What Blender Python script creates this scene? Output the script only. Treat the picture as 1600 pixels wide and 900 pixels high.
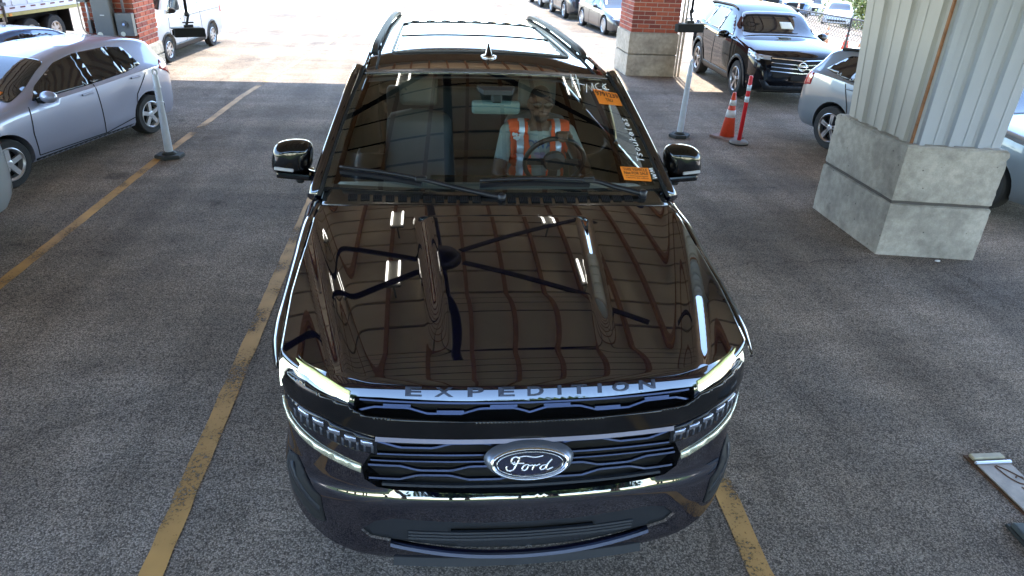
import bpy, bmesh, math, random
import numpy as np
from mathutils import Vector, Matrix
from mathutils.bvhtree import BVHTree
from mathutils.geometry import delaunay_2d_cdt
for _o in list(bpy.data.objects): bpy.data.objects.remove(_o)
random.seed(7)
R = math.radians
sc = bpy.context.scene
C = sc.collection

# ------------------------------------------------------------------ camera
cam = bpy.data.cameras.new('camera'); cam_o = bpy.data.objects.new('camera', cam); C.objects.link(cam_o)
cam.sensor_width = 36.0; cam.lens = 1091.185 / 1600 * 36.0; cam.clip_start = .05; cam.clip_end = 2000
_yaw, _pit, _rol = .1325, .4700, .0483
_f = Vector((math.sin(_yaw) * math.cos(_pit), math.cos(_yaw) * math.cos(_pit), -math.sin(_pit)))
_r = Vector((math.cos(_yaw), -math.sin(_yaw), 0)); _u = _r.cross(_f)
_r2 = math.cos(_rol) * _r + math.sin(_rol) * _u; _u2 = -math.sin(_rol) * _r + math.cos(_rol) * _u
cam_o.matrix_world = Matrix.Translation((-.3642, -2.0185, 2.601)) @ Matrix((_r2, _u2, -_f)).transposed().to_4x4()
sc.camera = cam_o

# ------------------------------------------------------------------ sky, sun, exposure
SUN_EL, SUN_AZ = R(61), R(8)          # high sun beyond the far edge of the canopy, a little to the right
w = bpy.data.worlds.new('World'); sc.world = w; w.use_nodes = True
nt = w.node_tree; bg = nt.nodes['Background']; sky = nt.nodes.new('ShaderNodeTexSky')
sky.sky_type = 'NISHITA'; sky.sun_disc = False; sky.sun_elevation = SUN_EL; sky.sun_rotation = SUN_AZ
sky.air_density = 1.0; sky.dust_density = .15; sky.ozone_density = 2.0
nt.links.new(sky.outputs[0], bg.inputs[0]); bg.inputs[1].default_value = .15
sl = bpy.data.lights.new('sun', 'SUN'); sl.energy = 2.05; sl.angle = R(.5); sl.color = (1, .95, .86)
so = bpy.data.objects.new('sun', sl); C.objects.link(so)
_sd = Vector((math.sin(SUN_AZ) * math.cos(SUN_EL), math.cos(SUN_AZ) * math.cos(SUN_EL), math.sin(SUN_EL)))
so.rotation_euler = _sd.to_track_quat('Z', 'Y').to_euler(); so.location = (0, 20, 30)
vs = sc.view_settings; vs.view_transform = 'Standard'; vs.look = 'None'; vs.gamma = 1; vs.use_curve_mapping = False
vs.exposure = 3.08
sc.cycles.max_bounces = 8; sc.cycles.diffuse_bounces = 4; sc.cycles.glossy_bounces = 4; sc.cycles.transparent_max_bounces = 12
sc.cycles.sample_clamp_indirect = 6; sc.cycles.caustics_reflective = False; sc.cycles.caustics_refractive = False
sc.cycles.use_denoising = True

# ------------------------------------------------------------------ materials
MATS = {}
def mat(name, col, rough=.5, metal=0., coat=0., ior=1.45, var=0., vscale=6., bump=0., bscale=80., emis=0., coatior=1.5, spec=None, speck=0.):
    if name in MATS: return MATS[name]
    m = bpy.data.materials.new(name); m.use_nodes = True; t = m.node_tree; b = t.nodes['Principled BSDF']
    b.inputs['Base Color'].default_value = (*col, 1); b.inputs['Roughness'].default_value = rough
    b.inputs['Metallic'].default_value = metal; b.inputs['IOR'].default_value = ior
    if spec is not None: b.inputs['Specular IOR Level'].default_value = spec
    if coat: b.inputs['Coat Weight'].default_value = coat; b.inputs['Coat Roughness'].default_value = .02; b.inputs['Coat IOR'].default_value = coatior
    if emis: b.inputs['Emission Color'].default_value = (*col, 1); b.inputs['Emission Strength'].default_value = emis
    if var or bump:
        tc = t.nodes.new('ShaderNodeTexCoord')
    if var:
        n = t.nodes.new('ShaderNodeTexNoise'); n.inputs['Scale'].default_value = vscale; n.inputs['Detail'].default_value = 6; n.inputs['Roughness'].default_value = .65
        t.links.new(tc.outputs['Object'], n.inputs['Vector'])
        r = t.nodes.new('ShaderNodeMapRange'); r.inputs[1].default_value = .3; r.inputs[2].default_value = .7
        r.inputs[3].default_value = 1 - var; r.inputs[4].default_value = 1 + var * .7
        t.links.new(n.outputs[0], r.inputs[0])
        x = t.nodes.new('ShaderNodeMix'); x.data_type = 'RGBA'; x.blend_type = 'MULTIPLY'; x.inputs[0].default_value = 1
        x.inputs[6].default_value = (*col, 1); t.links.new(r.outputs[0], x.inputs[7]); t.links.new(x.outputs[2], b.inputs['Base Color'])
    if speck:      # dust: fine pale specks lying on the surface
        tc2 = t.nodes.new('ShaderNodeTexCoord')
        v = t.nodes.new('ShaderNodeTexVoronoi'); v.inputs['Scale'].default_value = 130; t.links.new(tc2.outputs['Object'], v.inputs['Vector'])
        n2 = t.nodes.new('ShaderNodeTexNoise'); n2.inputs['Scale'].default_value = 7; t.links.new(tc2.outputs['Object'], n2.inputs['Vector'])
        mm = t.nodes.new('ShaderNodeMath'); mm.operation = 'MULTIPLY'; mm.inputs[1].default_value = .27; t.links.new(n2.outputs[0], mm.inputs[0])
        l = t.nodes.new('ShaderNodeMath'); l.operation = 'LESS_THAN'; t.links.new(v.outputs['Distance'], l.inputs[0]); t.links.new(mm.outputs[0], l.inputs[1])
        m3 = t.nodes.new('ShaderNodeMath'); m3.operation = 'MULTIPLY'; m3.inputs[1].default_value = speck; t.links.new(l.outputs[0], m3.inputs[0])
        d = t.nodes.new('ShaderNodeBsdfDiffuse'); d.inputs[0].default_value = (.32, .27, .22, 1)
        ms = t.nodes.new('ShaderNodeMixShader'); t.links.new(m3.outputs[0], ms.inputs[0]); t.links.new(b.outputs[0], ms.inputs[1]); t.links.new(d.outputs[0], ms.inputs[2])
        t.links.new(ms.outputs[0], t.nodes['Material Output'].inputs[0])
    if bump:
        n = t.nodes.new('ShaderNodeTexNoise'); n.inputs['Scale'].default_value = bscale; n.inputs['Detail'].default_value = 4
        t.links.new(tc.outputs['Object'], n.inputs['Vector'])
        q = t.nodes.new('ShaderNodeBump'); q.inputs['Strength'].default_value = bump; q.inputs['Distance'].default_value = .02
        t.links.new(n.outputs[0], q.inputs['Height']); t.links.new(q.outputs[0], b.inputs['Normal'])
    MATS[name] = m; return m
def glass(name, tint, ior=1.5, rough=.0):
    if name in MATS: return MATS[name]
    m = bpy.data.materials.new(name); m.use_nodes = True; t = m.node_tree; t.nodes.remove(t.nodes['Principled BSDF'])
    tr = t.nodes.new('ShaderNodeBsdfTransparent'); tr.inputs[0].default_value = (*tint, 1)
    gl = t.nodes.new('ShaderNodeBsdfGlossy'); gl.inputs['Roughness'].default_value = rough
    fr = t.nodes.new('ShaderNodeFresnel'); fr.inputs[0].default_value = ior
    ge = t.nodes.new('ShaderNodeNewGeometry'); ni = t.nodes.new('ShaderNodeMapRange'); ni.inputs[3].default_value = 1; ni.inputs[4].default_value = 0
    mu = t.nodes.new('ShaderNodeMath'); mu.operation = 'MULTIPLY'
    t.links.new(ge.outputs['Backfacing'], ni.inputs[0]); t.links.new(fr.outputs[0], mu.inputs[0]); t.links.new(ni.outputs[0], mu.inputs[1])
    x = t.nodes.new('ShaderNodeMixShader'); t.links.new(mu.outputs[0], x.inputs[0]); t.links.new(tr.outputs[0], x.inputs[1]); t.links.new(gl.outputs[0], x.inputs[2])
    t.links.new(x.outputs[0], t.nodes['Material Output'].inputs[0]); MATS[name] = m; return m

# ------------------------------------------------------------------ mesh helpers
def mesh(name, V, F, m, smooth=False):
    me = bpy.data.meshes.new(name); me.from_pydata([tuple(v) for v in V], [], [tuple(f) for f in F])
    if m: me.materials.append(m)
    if smooth: me.shade_smooth()
    me.update(); return me
def ob(name, VF, m, parent=None, smooth=False, solid=0., loc=None, rot=None, recalc=True):
    me = mesh(name, VF[0], VF[1], m, smooth)
    if recalc:
        bm = bmesh.new(); bm.from_mesh(me); bmesh.ops.recalc_face_normals(bm, faces=bm.faces); bm.to_mesh(me); bm.free()
    o = bpy.data.objects.new(name, me); C.objects.link(o)
    if parent: o.parent = parent
    if loc is not None: o.location = loc
    if rot is not None: o.rotation_euler = rot
    if solid:
        md = o.modifiers.new('thickness', 'SOLIDIFY'); md.thickness = solid; md.offset = -1
    return o
def sharp(o, ang=35):
    me = o.data; me.shade_smooth(); me.set_sharp_from_angle(angle=R(ang)); return o
def tag(o, label=None, cat=None, group=None, kind=None):
    if label: o['label'] = label
    if cat: o['category'] = cat
    if group: o['group'] = group
    if kind: o['kind'] = kind
    return o
def thing(name, label, cat, loc=(0, 0, 0), rz=0., group=None):
    o = bpy.data.objects.new(name, None); C.objects.link(o); o.location = loc; o.rotation_euler = (0, 0, rz)
    o.empty_display_size = .1
    return tag(o, label, cat, group)
def copy_tree(o, parent=None):
    c = o.copy(); C.objects.link(c); c.parent = parent
    for ch in list(o.children): copy_tree(ch, c)
    return c
def merge(*L):
    V = []; F = []
    for v, f in L:
        n = len(V); V += [tuple(p) for p in v]; F += [tuple(i + n for i in q) for q in f]
    return V, F
def box(x0, x1, y0, y1, z0, z1, bev=0., seg=1):
    V = [(x, y, z) for x in (x0, x1) for y in (y0, y1) for z in (z0, z1)]
    F = [(0, 1, 3, 2), (4, 6, 7, 5), (0, 4, 5, 1), (2, 3, 7, 6), (0, 2, 6, 4), (1, 5, 7, 3)]
    if not bev: return V, F
    bm = bmesh.new(); vs_ = [bm.verts.new(v) for v in V]
    for f in F: bm.faces.new([vs_[i] for i in f])
    bmesh.ops.bevel(bm, geom=bm.edges[:], offset=bev, segments=seg, affect='EDGES', profile=.6)
    bm.verts.index_update(); out = [tuple(v.co) for v in bm.verts], [tuple(v.index for v in f.verts) for f in bm.faces]; bm.free(); return out
def prism(poly, z0, z1):
    n = len(poly); V = [(x, y, z0) for x, y in poly] + [(x, y, z1) for x, y in poly]
    return V, [tuple(range(n))[::-1], tuple(range(n, 2 * n))] + [(i, (i + 1) % n, n + (i + 1) % n, n + i) for i in range(n)]
def tube(path, r, n=8, closed=False, caps=True):
    P = [Vector(p) for p in path]; k = len(P); V = []; F = []
    rr = r if hasattr(r, '__len__') else [r] * k
    up = None
    for i, p in enumerate(P):
        if closed: d = P[(i + 1) % k] - P[i - 1]
        else: d = P[min(i + 1, k - 1)] - P[max(i - 1, 0)]
        d.normalize()
        if up is None: up = Vector((0, 0, 1)) if abs(d.z) < .9 else Vector((1, 0, 0))
        a = d.cross(up)
        if a.length < 1e-5: a = d.orthogonal()
        a.normalize(); b = a.cross(d).normalized(); up = b
        for j in range(n):
            t = 2 * math.pi * j / n; V.append(p + (a * math.cos(t) + b * math.sin(t)) * rr[i])
    for i in range(k if closed else k - 1):
        for j in range(n):
            i2 = (i + 1) % k; F.append((i * n + j, i * n + (j + 1) % n, i2 * n + (j + 1) % n, i2 * n + j))
    if caps and not closed: F += [tuple(range(n))[::-1], tuple(range((k - 1) * n, k * n))]
    return V, F
def ribbon(path, wid, nrm, th=.004):
    """flat strip along path, width wid across, lying with normals nrm"""
    P = [Vector(p) for p in path]; N = [Vector(n) for n in nrm] if hasattr(nrm[0], '__len__') else [Vector(nrm)] * len(P)
    V = []; F = []; k = len(P)
    for i, p in enumerate(P):
        d = (P[min(i + 1, k - 1)] - P[max(i - 1, 0)]).normalized(); s = d.cross(N[i]).normalized() * wid * .5; u = N[i] * th * .5
        V += [p - s - u, p + s - u, p + s + u, p - s + u]
    for i in range(k - 1):
        for j in range(4): F.append((4 * i + j, 4 * i + (j + 1) % 4, 4 * i + 4 + (j + 1) % 4, 4 * i + 4 + j))
    F += [(0, 1, 2, 3), (4 * k - 1, 4 * k - 2, 4 * k - 3, 4 * k - 4)]
    return V, F
def lathe(prof, n=24, axis='z'):
    V = []; F = []
    for r, h in prof:
        for j in range(n):
            t = 2 * math.pi * j / n; c, s = r * math.cos(t), r * math.sin(t)
            V.append((c, s, h) if axis == 'z' else ((h, c, s) if axis == 'x' else (c, h, s)))
    for i in range(len(prof) - 1):
        for j in range(n): F.append((i * n + j, i * n + (j + 1) % n, (i + 1) * n + (j + 1) % n, (i + 1) * n + j))
    F += [tuple(range(n))[::-1], tuple(range((len(prof) - 1) * n, len(prof) * n))]
    return V, F
def grid(fn, nu, nv):
    V = [fn(i / nu, j / nv) for j in range(nv + 1) for i in range(nu + 1)]
    return V, [(j * (nu + 1) + i, j * (nu + 1) + i + 1, (j + 1) * (nu + 1) + i + 1, (j + 1) * (nu + 1) + i) for j in range(nv) for i in range(nu)]
def xf(VF, mtx):
    return [tuple(mtx @ Vector(v)) for v in VF[0]], VF[1]
def mv(VF, x=0, y=0, z=0): return [(v[0] + x, v[1] + y, v[2] + z) for v in VF[0]], VF[1]
def flipx(VF): return [(-v[0], v[1], v[2]) for v in VF[0]], [tuple(f)[::-1] for f in VF[1]]
def inside(p, poly):
    x, y = p; c = False; n = len(poly); j = n - 1
    for i in range(n):
        xi, yi = poly[i]; xj, yj = poly[j]
        if (yi > y) != (yj > y) and x < (xj - xi) * (y - yi) / (yj - yi) + xi: c = not c
        j = i
    return c
def resamp(poly, step):
    out = []; n = len(poly)
    for i in range(n):
        a, b = poly[i], poly[(i + 1) % n]; d = math.dist(a, b); k = max(1, int(math.ceil(d / step)))
        out += [(a[0] + (b[0] - a[0]) * t / k, a[1] + (b[1] - a[1]) * t / k) for t in range(k)]
    return out
def rnd(poly, r, seg=4):
    """round the corners of a polygon"""
    out = []; n = len(poly)
    for i in range(n):
        p = Vector(poly[i]); a = Vector(poly[i - 1]) - p; b = Vector(poly[(i + 1) % n]) - p
        q = min(r, a.length * .45, b.length * .45); A = p + a.normalized() * q; B = p + b.normalized() * q
        for t in range(seg + 1):
            t /= seg; out.append(tuple(A * (1 - t) ** 2 + p * 2 * t * (1 - t) + B * t * t))
    return out
def cdt(outer, holes=(), step=.05, mp=None):
    """triangulated sheet of a 2D polygon with holes, interior points every step, mapped to 3D by mp"""
    o = resamp(outer, step); P = [Vector(p) for p in o]; E = [(i, (i + 1) % len(o)) for i in range(len(o))]
    hs = [resamp(h, step) for h in holes]
    for h in hs:
        n = len(P); P += [Vector(p) for p in h]; E += [(n + i, n + (i + 1) % len(h)) for i in range(len(h))]
    xs = [p[0] for p in o]; ys = [p[1] for p in o]
    y = min(ys) + step * .5; row = 0
    while y < max(ys):
        x = min(xs) + step * (.5 if row % 2 else .25)
        while x < max(xs):
            if inside((x, y), o) and not any(inside((x, y), h) for h in hs): P.append(Vector((x, y)))
            x += step
        y += step * .87; row += 1
    r = delaunay_2d_cdt(P, E, [], 0, 1e-6); V = r[0]; F = []
    for f in r[2]:
        c = (sum(V[i][0] for i in f) / len(f), sum(V[i][1] for i in f) / len(f))
        if inside(c, o) and not any(inside(c, h) for h in hs): F.append(tuple(f))
    return [tuple(mp(v[0], v[1])) if mp else (v[0], v[1], 0) for v in V], F
def catmull(pts, n):
    """dense smooth curve through points"""
    P = [Vector(p) for p in pts]; out = []
    for i in range(len(P) - 1):
        p0 = P[max(i - 1, 0)]; p1 = P[i]; p2 = P[i + 1]; p3 = P[min(i + 2, len(P) - 1)]
        for t in range(n):
            t /= n; out.append(.5 * ((2 * p1) + (p2 - p0) * t + (2 * p0 - 5 * p1 + 4 * p2 - p3) * t * t + (3 * p1 - p0 - 3 * p2 + p3) * t ** 3))
    return out + [P[-1]]
def ss(a, b, x):
    t = max(0., min(1., (x - a) / (b - a))); return t * t * (3 - 2 * t)
def lerp(a, b, t): return a + (b - a) * t
def ip(x, X, Y): return float(np.interp(x, X, Y))
def pch(X, Y):
    """smooth interpolation through knots (monotone cubic)"""
    X = list(X); Y = list(Y); n = len(X); d = [(Y[i + 1] - Y[i]) / (X[i + 1] - X[i]) for i in range(n - 1)]
    m = [d[0]] + [0 if d[i - 1] * d[i] <= 0 else 2 * d[i - 1] * d[i] / (d[i - 1] + d[i]) for i in range(1, n - 1)] + [d[-1]]
    def f(x):
        if x <= X[0]: return Y[0]
        if x >= X[-1]: return Y[-1]
        i = max(j for j in range(n - 1) if X[j] <= x); h = X[i + 1] - X[i]; t = (x - X[i]) / h
        return (2 * t**3 - 3 * t**2 + 1) * Y[i] + (t**3 - 2 * t**2 + t) * h * m[i] + (-2 * t**3 + 3 * t**2) * Y[i + 1] + (t**3 - t**2) * h * m[i + 1]
    return f
def text2d(s, size, bold=0.):
    cu = bpy.data.curves.new('t', 'FONT'); cu.body = s; cu.size = size; cu.align_x = 'CENTER'; cu.align_y = 'CENTER'; cu.offset = bold; cu.resolution_u = 3
    o = bpy.data.objects.new('t', cu); C.objects.link(o); dg = bpy.context.evaluated_depsgraph_get()
    me = o.evaluated_get(dg).to_mesh(); V = [tuple(v.co)[:2] for v in me.vertices]; F = [tuple(p.vertices) for p in me.polygons]
    o.evaluated_get(dg).to_mesh_clear(); bpy.data.objects.remove(o); bpy.data.curves.remove(cu); return V, F
def baked(o):
    """apply modifiers of o into plain mesh data"""
    dg = bpy.context.evaluated_depsgraph_get(); e = o.evaluated_get(dg); me = bpy.data.meshes.new_from_object(e); o.modifiers.clear(); old = o.data; o.data = me; bpy.data.meshes.remove(old); return o
# ------------------------------------------------------------------ ground
def asphalt_mat():
    m = bpy.data.materials.new('asphalt'); m.use_nodes = True; t = m.node_tree; b = t.nodes['Principled BSDF']
    N = t.nodes.new; L = t.links.new
    tc = N('ShaderNodeTexCoord')
    def noise(s, d, r=.6):
        n = N('ShaderNodeTexNoise'); n.inputs['Scale'].default_value = s; n.inputs['Detail'].default_value = d; n.inputs['Roughness'].default_value = r
        L(tc.outputs['Object'], n.inputs['Vector']); return n
    def rng(src, a, bb, c, d):
        r = N('ShaderNodeMapRange'); r.inputs[1].default_value = a; r.inputs[2].default_value = bb; r.inputs[3].default_value = c; r.inputs[4].default_value = d; L(src, r.inputs[0]); return r
    def mul(a, bb):
        x = N('ShaderNodeMath'); x.operation = 'MULTIPLY'; L(a, x.inputs[0]); L(bb, x.inputs[1]); return x.outputs[0]
    v = N('ShaderNodeTexVoronoi'); v.inputs['Scale'].default_value = 135; L(tc.outputs['Object'], v.inputs['Vector'])
    sep = N('ShaderNodeSeparateColor'); L(v.outputs['Color'], sep.inputs[0])
    stone = rng(sep.outputs[0], 0, 1, .45, 1.6)                      # each grain of aggregate its own grey
    pit = rng(v.outputs['Distance'], .35, .75, 1, .45)
    fine = rng(noise(260, 3).outputs[0], .35, .65, .75, 1.25)
    patch = rng(noise(.9, 6, .7).outputs[0], .32, .7, .72, 1.22)      # worn and dusty patches
    stain = rng(noise(.33, 4, .65).outputs[0], .38, .62, .82, 1.12)
    val = mul(mul(stone.outputs[0], pit.outputs[0]), mul(fine.outputs[0], mul(patch.outputs[0], stain.outputs[0])))
    w_ = N('ShaderNodeTexVoronoi'); w_.feature = 'DISTANCE_TO_EDGE'; w_.inputs['Scale'].default_value = .28
    wd = noise(1.6, 5); mx = N('ShaderNodeMix'); mx.data_type = 'VECTOR'; mx.inputs[0].default_value = .35
    L(tc.outputs['Object'], mx.inputs[4]); L(wd.outputs['Color'], mx.inputs[5]); L(mx.outputs[1], w_.inputs['Vector'])
    crack = rng(w_.outputs['Distance'], 0, .004, .75, 1)
    val = mul(val, crack.outputs[0])
    oil = rng(noise(1.7, 3).outputs[0], .66, .74, 1, .55); val = mul(val, oil.outputs[0])
    mp2 = N('ShaderNodeMapping'); mp2.inputs['Scale'].default_value = (.16, 1.1, 1); L(tc.outputs['Object'], mp2.inputs[0])
    sn = N('ShaderNodeTexNoise'); sn.inputs['Scale'].default_value = 1.0; sn.inputs['Detail'].default_value = 7; sn.inputs['Roughness'].default_value = .7; L(mp2.outputs[0], sn.inputs['Vector'])
    streak = rng(sn.outputs[0], .36, .6, .74, 1.1); val = mul(val, streak.outputs[0])     # dirt washed across the lot
    mp3 = N('ShaderNodeMapping'); mp3.inputs['Scale'].default_value = (2.2, .12, 1); L(tc.outputs['Object'], mp3.inputs[0])
    tn = N('ShaderNodeTexNoise'); tn.inputs['Scale'].default_value = 1.0; tn.inputs['Detail'].default_value = 5; L(mp3.outputs[0], tn.inputs['Vector'])
    tyre = rng(tn.outputs[0], .40, .58, .82, 1.05); val = mul(val, tyre.outputs[0])       # faint tyre tracks along the lane
    ov = N('ShaderNodeTexVoronoi'); ov.inputs['Scale'].default_value = 1.35; L(mx.outputs[1], ov.inputs['Vector'])
    osep = N('ShaderNodeSeparateColor'); L(ov.outputs['Color'], osep.inputs[0]); orad = rng(osep.outputs[0], .55, 1, .0, .16)
    od = N('ShaderNodeMath'); od.operation = 'SUBTRACT'; L(ov.outputs['Distance'], od.inputs[0]); L(orad.outputs[0], od.inputs[1])
    drip = rng(od.outputs[0], -.03, .03, .55, 1); val = mul(val, drip.outputs[0])          # oil drips of different sizes
    hue = rng(noise(.5, 3).outputs[0], .35, .65, 0, 1)
    c = N('ShaderNodeMix'); c.data_type = 'RGBA'; L(hue.outputs[0], c.inputs[0]); c.inputs[6].default_value = (.335, .26, .195, 1); c.inputs[7].default_value = (.295, .245, .20, 1)
    x = N('ShaderNodeMix'); x.data_type = 'RGBA'; x.blend_type = 'MULTIPLY'; x.inputs[0].default_value = 1; L(c.outputs[2], x.inputs[6]); L(val, x.inputs[7]); L(x.outputs[2], b.inputs['Base Color'])
    b.inputs['Roughness'].default_value = .9; b.inputs['Specular IOR Level'].default_value = .12
    bp = N('ShaderNodeBump'); bp.inputs['Strength'].default_value = .55; bp.inputs['Distance'].default_value = .006
    L(mul(stone.outputs[0], pit.outputs[0]), bp.inputs['Height']); L(bp.outputs[0], b.inputs['Normal'])
    return m
ASPH = asphalt_mat()
tag(ob('asphalt_ground', ([(x, y, z) for x, z in ((-300, 0), (13, 0), (93, -12), (400, -12)) for y in (-300, 500)], [(0, 2, 3, 1), (2, 4, 5, 3), (4, 6, 7, 5)]), ASPH), 'worn grey asphalt of the lane and the lot', None, kind='structure')
APR = mat('pale_concrete_paving', (.58, .53, .46), .9, var=.18, vscale=.8)
for nm, (x0, x1, y0, y1) in (('added unseen on the left', (-60, -9.6, -6.49, 6.5)), ('right', (9.3, 13, -6.49, 90))):  # left sheet is unseen, added to bounce sun up onto the canopy lining
    tag(ob('concrete_bounce_apron', ([(x0, y0, .005), (x1, y0, .005), (x1, y1, .005), (x0, y1, .005)], [(0, 1, 2, 3)]), APR), 'pale sunlit concrete paving, ' + nm + ' side of the canopy', None, kind='structure')
tag(ob('added_lawn', ([(-80, -90, .006), (80, -90, .006), (80, -7.0, .006), (-80, -7.0, .006)], [(0, 1, 2, 3)]), mat('added_grass', (.05, .085, .025), .9, var=.35, vscale=3, bump=.6, bscale=40)), 'unseen green grass sheet added to darken what the bumper mirrors', None, kind='structure')  # unseen, added so the SUV nose mirrors dark grass instead of bright ground
def paint_mat(name, col, wear):
    m = bpy.data.materials.new(name); m.use_nodes = True; t = m.node_tree; b = t.nodes['Principled BSDF']; b.inputs['Base Color'].default_value = (*col, 1); b.inputs['Roughness'].default_value = .7
    tc = t.nodes.new('ShaderNodeTexCoord'); n = t.nodes.new('ShaderNodeTexNoise'); n.inputs['Scale'].default_value = 55; n.inputs['Detail'].default_value = 5; n.inputs['Roughness'].default_value = .75
    n2 = t.nodes.new('ShaderNodeTexNoise'); n2.inputs['Scale'].default_value = 2.2; n2.inputs['Detail'].default_value = 3
    t.links.new(tc.outputs['Object'], n.inputs['Vector']); t.links.new(tc.outputs['Object'], n2.inputs['Vector'])
    a = t.nodes.new('ShaderNodeMath'); a.operation = 'ADD'; t.links.new(n.outputs[0], a.inputs[0]); t.links.new(n2.outputs[0], a.inputs[1])
    r = t.nodes.new('ShaderNodeMapRange'); r.inputs[1].default_value = wear; r.inputs[2].default_value = wear + .14; t.links.new(a.outputs[0], r.inputs[0])
    tr = t.nodes.new('ShaderNodeBsdfTransparent'); x = t.nodes.new('ShaderNodeMixShader'); t.links.new(r.outputs[0], x.inputs[0]); t.links.new(tr.outputs[0], x.inputs[1]); t.links.new(b.outputs[0], x.inputs[2])
    cr = t.nodes.new('ShaderNodeMapRange'); cr.inputs[1].default_value = .35; cr.inputs[2].default_value = .65; cr.inputs[3].default_value = .6; cr.inputs[4].default_value = 1.15; t.links.new(n2.outputs[0], cr.inputs[0])
    cm = t.nodes.new('ShaderNodeMix'); cm.data_type = 'RGBA'; cm.blend_type = 'MULTIPLY'; cm.inputs[0].default_value = 1; cm.inputs[6].default_value = (*col, 1); t.links.new(cr.outputs[0], cm.inputs[7]); t.links.new(cm.outputs[2], b.inputs['Base Color'])
    t.links.new(x.outputs[0], t.nodes['Material Output'].inputs[0]); return m
YEL = paint_mat('worn_yellow_paint', (.47, .25, .065), .80)
FAINT = paint_mat('faded_pale_paint', (.55, .42, .22), .93)
def strip(name, pts, wid, m, label):
    P = []; V = []
    for a_, b_ in zip(pts, pts[1:]):
        n_ = max(1, int(math.dist(a_, b_) / .12)); P += [(lerp(a_[0], b_[0], i / n_), lerp(a_[1], b_[1], i / n_)) for i in range(n_)]
    for x, y in P:                                                   # hand-rolled edges: the width wanders a little
        V += [(x - wid * .5 + random.gauss(0, .0022), y, .004), (x + wid * .5 + random.gauss(0, .0022), y, .004)]
    return tag(ob(name, (V, [(2 * i, 2 * i + 1, 2 * i + 3, 2 * i + 2) for i in range(len(P) - 1)]), m), label, None, kind='structure')
strip('lane_line', [(-1.62, -3.5), (-1.60, .34), (-1.59, 3.72), (-1.55, 9.5), (-1.35, 16), (-.9, 30)], .108, YEL, 'worn yellow lane line left of the dark SUV')
strip('lane_line', [(-3.75, -2), (-3.67, 3.22), (-3.58, 6.5), (-3.40, 10.16), (-3.0, 14), (-1.9, 24)], .10, YEL, 'worn yellow lane line under the left delineator post')
strip('lane_line', [(1.12, -3.5), (1.15, .14), (1.19, .69), (1.3, 6), (1.5, 14)], .115, YEL, 'worn yellow lane line right of the dark SUV')
for k, (x0, x1) in enumerate([(-9.5, -3.0), (-6.3, .4), (-2.6, 3.0)]):
    strip('bay_line', [(x0, 13.5 + k * 4.3), (x1, 24 + k * 3.0)], .10, FAINT, ['faded bay line nearest the white van', 'faded bay line crossing the middle of the sunlit lot', 'faded bay line far out in the sunlit lot'][k])

# ------------------------------------------------------------------ canopy over the lane
CZ = 4.75
CX0, CX1, CY0, CY1 = -7.8, 8.6, -4.4, 13.75
TAN = mat('tan_roof_lining', (.82, .69, .48), .8, var=.12, vscale=1.3)
RUST = mat('rusty_red_steel', (.34, .175, .08), .65, var=.3, vscale=9)
DARK = mat('black_steel', (.012, .012, .013), .5)
GALV = mat('galvanised_steel', (.45, .46, .47), .45, metal=.8, var=.12, vscale=12)
can = thing('canopy', 'tan lined canopy roof on rusty purlins, mirrored in the dark hood', 'canopy')
ob('roof_sheet', box(CX0, CX1, CY0, CY1, CZ + .12, CZ + .2), DARK, can)
y = CY0; pm = mesh('deck_panel', *box(CX0 + .02, CX1 - .02, 0, .462, 0, .05), TAN)
while y < CY1 - .5:
    o = bpy.data.objects.new('deck_panel', pm); C.objects.link(o); o.parent = can; o.location = (0, y, CZ); y += .51
pu = mesh('purlin', *merge(box(-.022, .022, CY0 + .05, CY1 - .05, -.012, 0), box(-.012, .012, CY0 + .05, CY1 - .05, -.07, -.012), box(-.022, .022, CY0 + .05, CY1 - .05, -.082, -.07)), RUST)
for i in range(35):
    o = bpy.data.objects.new('purlin', pu); C.objects.link(o); o.parent = can; o.location = (-7.5 + i * .465, 0, CZ - .004)
for yy in (13.3, -4.0):
    ob('main_beam', merge(box(CX0 + .1, CX1 - .1, yy - .14, yy + .14, CZ - .26, CZ - .235), box(CX0 + .1, CX1 - .1, yy - .02, yy + .02, CZ - .75, CZ - .26), box(CX0 + .1, CX1 - .1, yy - .14, yy + .14, CZ - .775, CZ - .75)), mat('brown_painted_steel', (.17, .12, .085), .6, var=.15), can)
ob('fascia', merge(box(CX0 - .03, CX1 + .03, CY1 - .0, CY1 + .06, CZ - .28, CZ + .24), box(CX0 - .03, CX1 + .03, CY0 - .06, CY0, CZ - .28, CZ + .24)), mat('pale_grey_fascia', (.55, .55, .55), .5), can)

# big slow fan under the canopy: its six black blades show in the hood and the windshield
FANX, FANY, FANZ = -.35, 3.45, 4.1
fan = thing('ceiling_fan', 'large black six-bladed ceiling fan mirrored in the dark hood', 'fan', (FANX, FANY, FANZ), R(3))
ob('hub', lathe([(.05, -.14), (.20, -.12), (.24, -.02), (.24, .05), (.14, .10), (.06, .2)], 24), DARK, fan, True)
ob('down_rod', lathe([(.04, .2), (.04, CZ - FANZ - .01)], 12), DARK, fan, True)
bl = mesh('blade', *merge(box(.28, 2.45, -.05, .05, -.03, 0, .01)), DARK)
for i in range(6):
    o = bpy.data.objects.new('blade', bl); C.objects.link(o); o.parent = fan; o.rotation_euler = (R(8), 0, R(30 + 60 * i))
LITT = mat('lit_tube', (1, .97, .88), .5, emis=1.6)
LAMPW = mat('white_enamel', (.7, .7, .68), .4); LAMPG = mat('grey_lamp_housing', (.2, .19, .17), .5)
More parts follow.
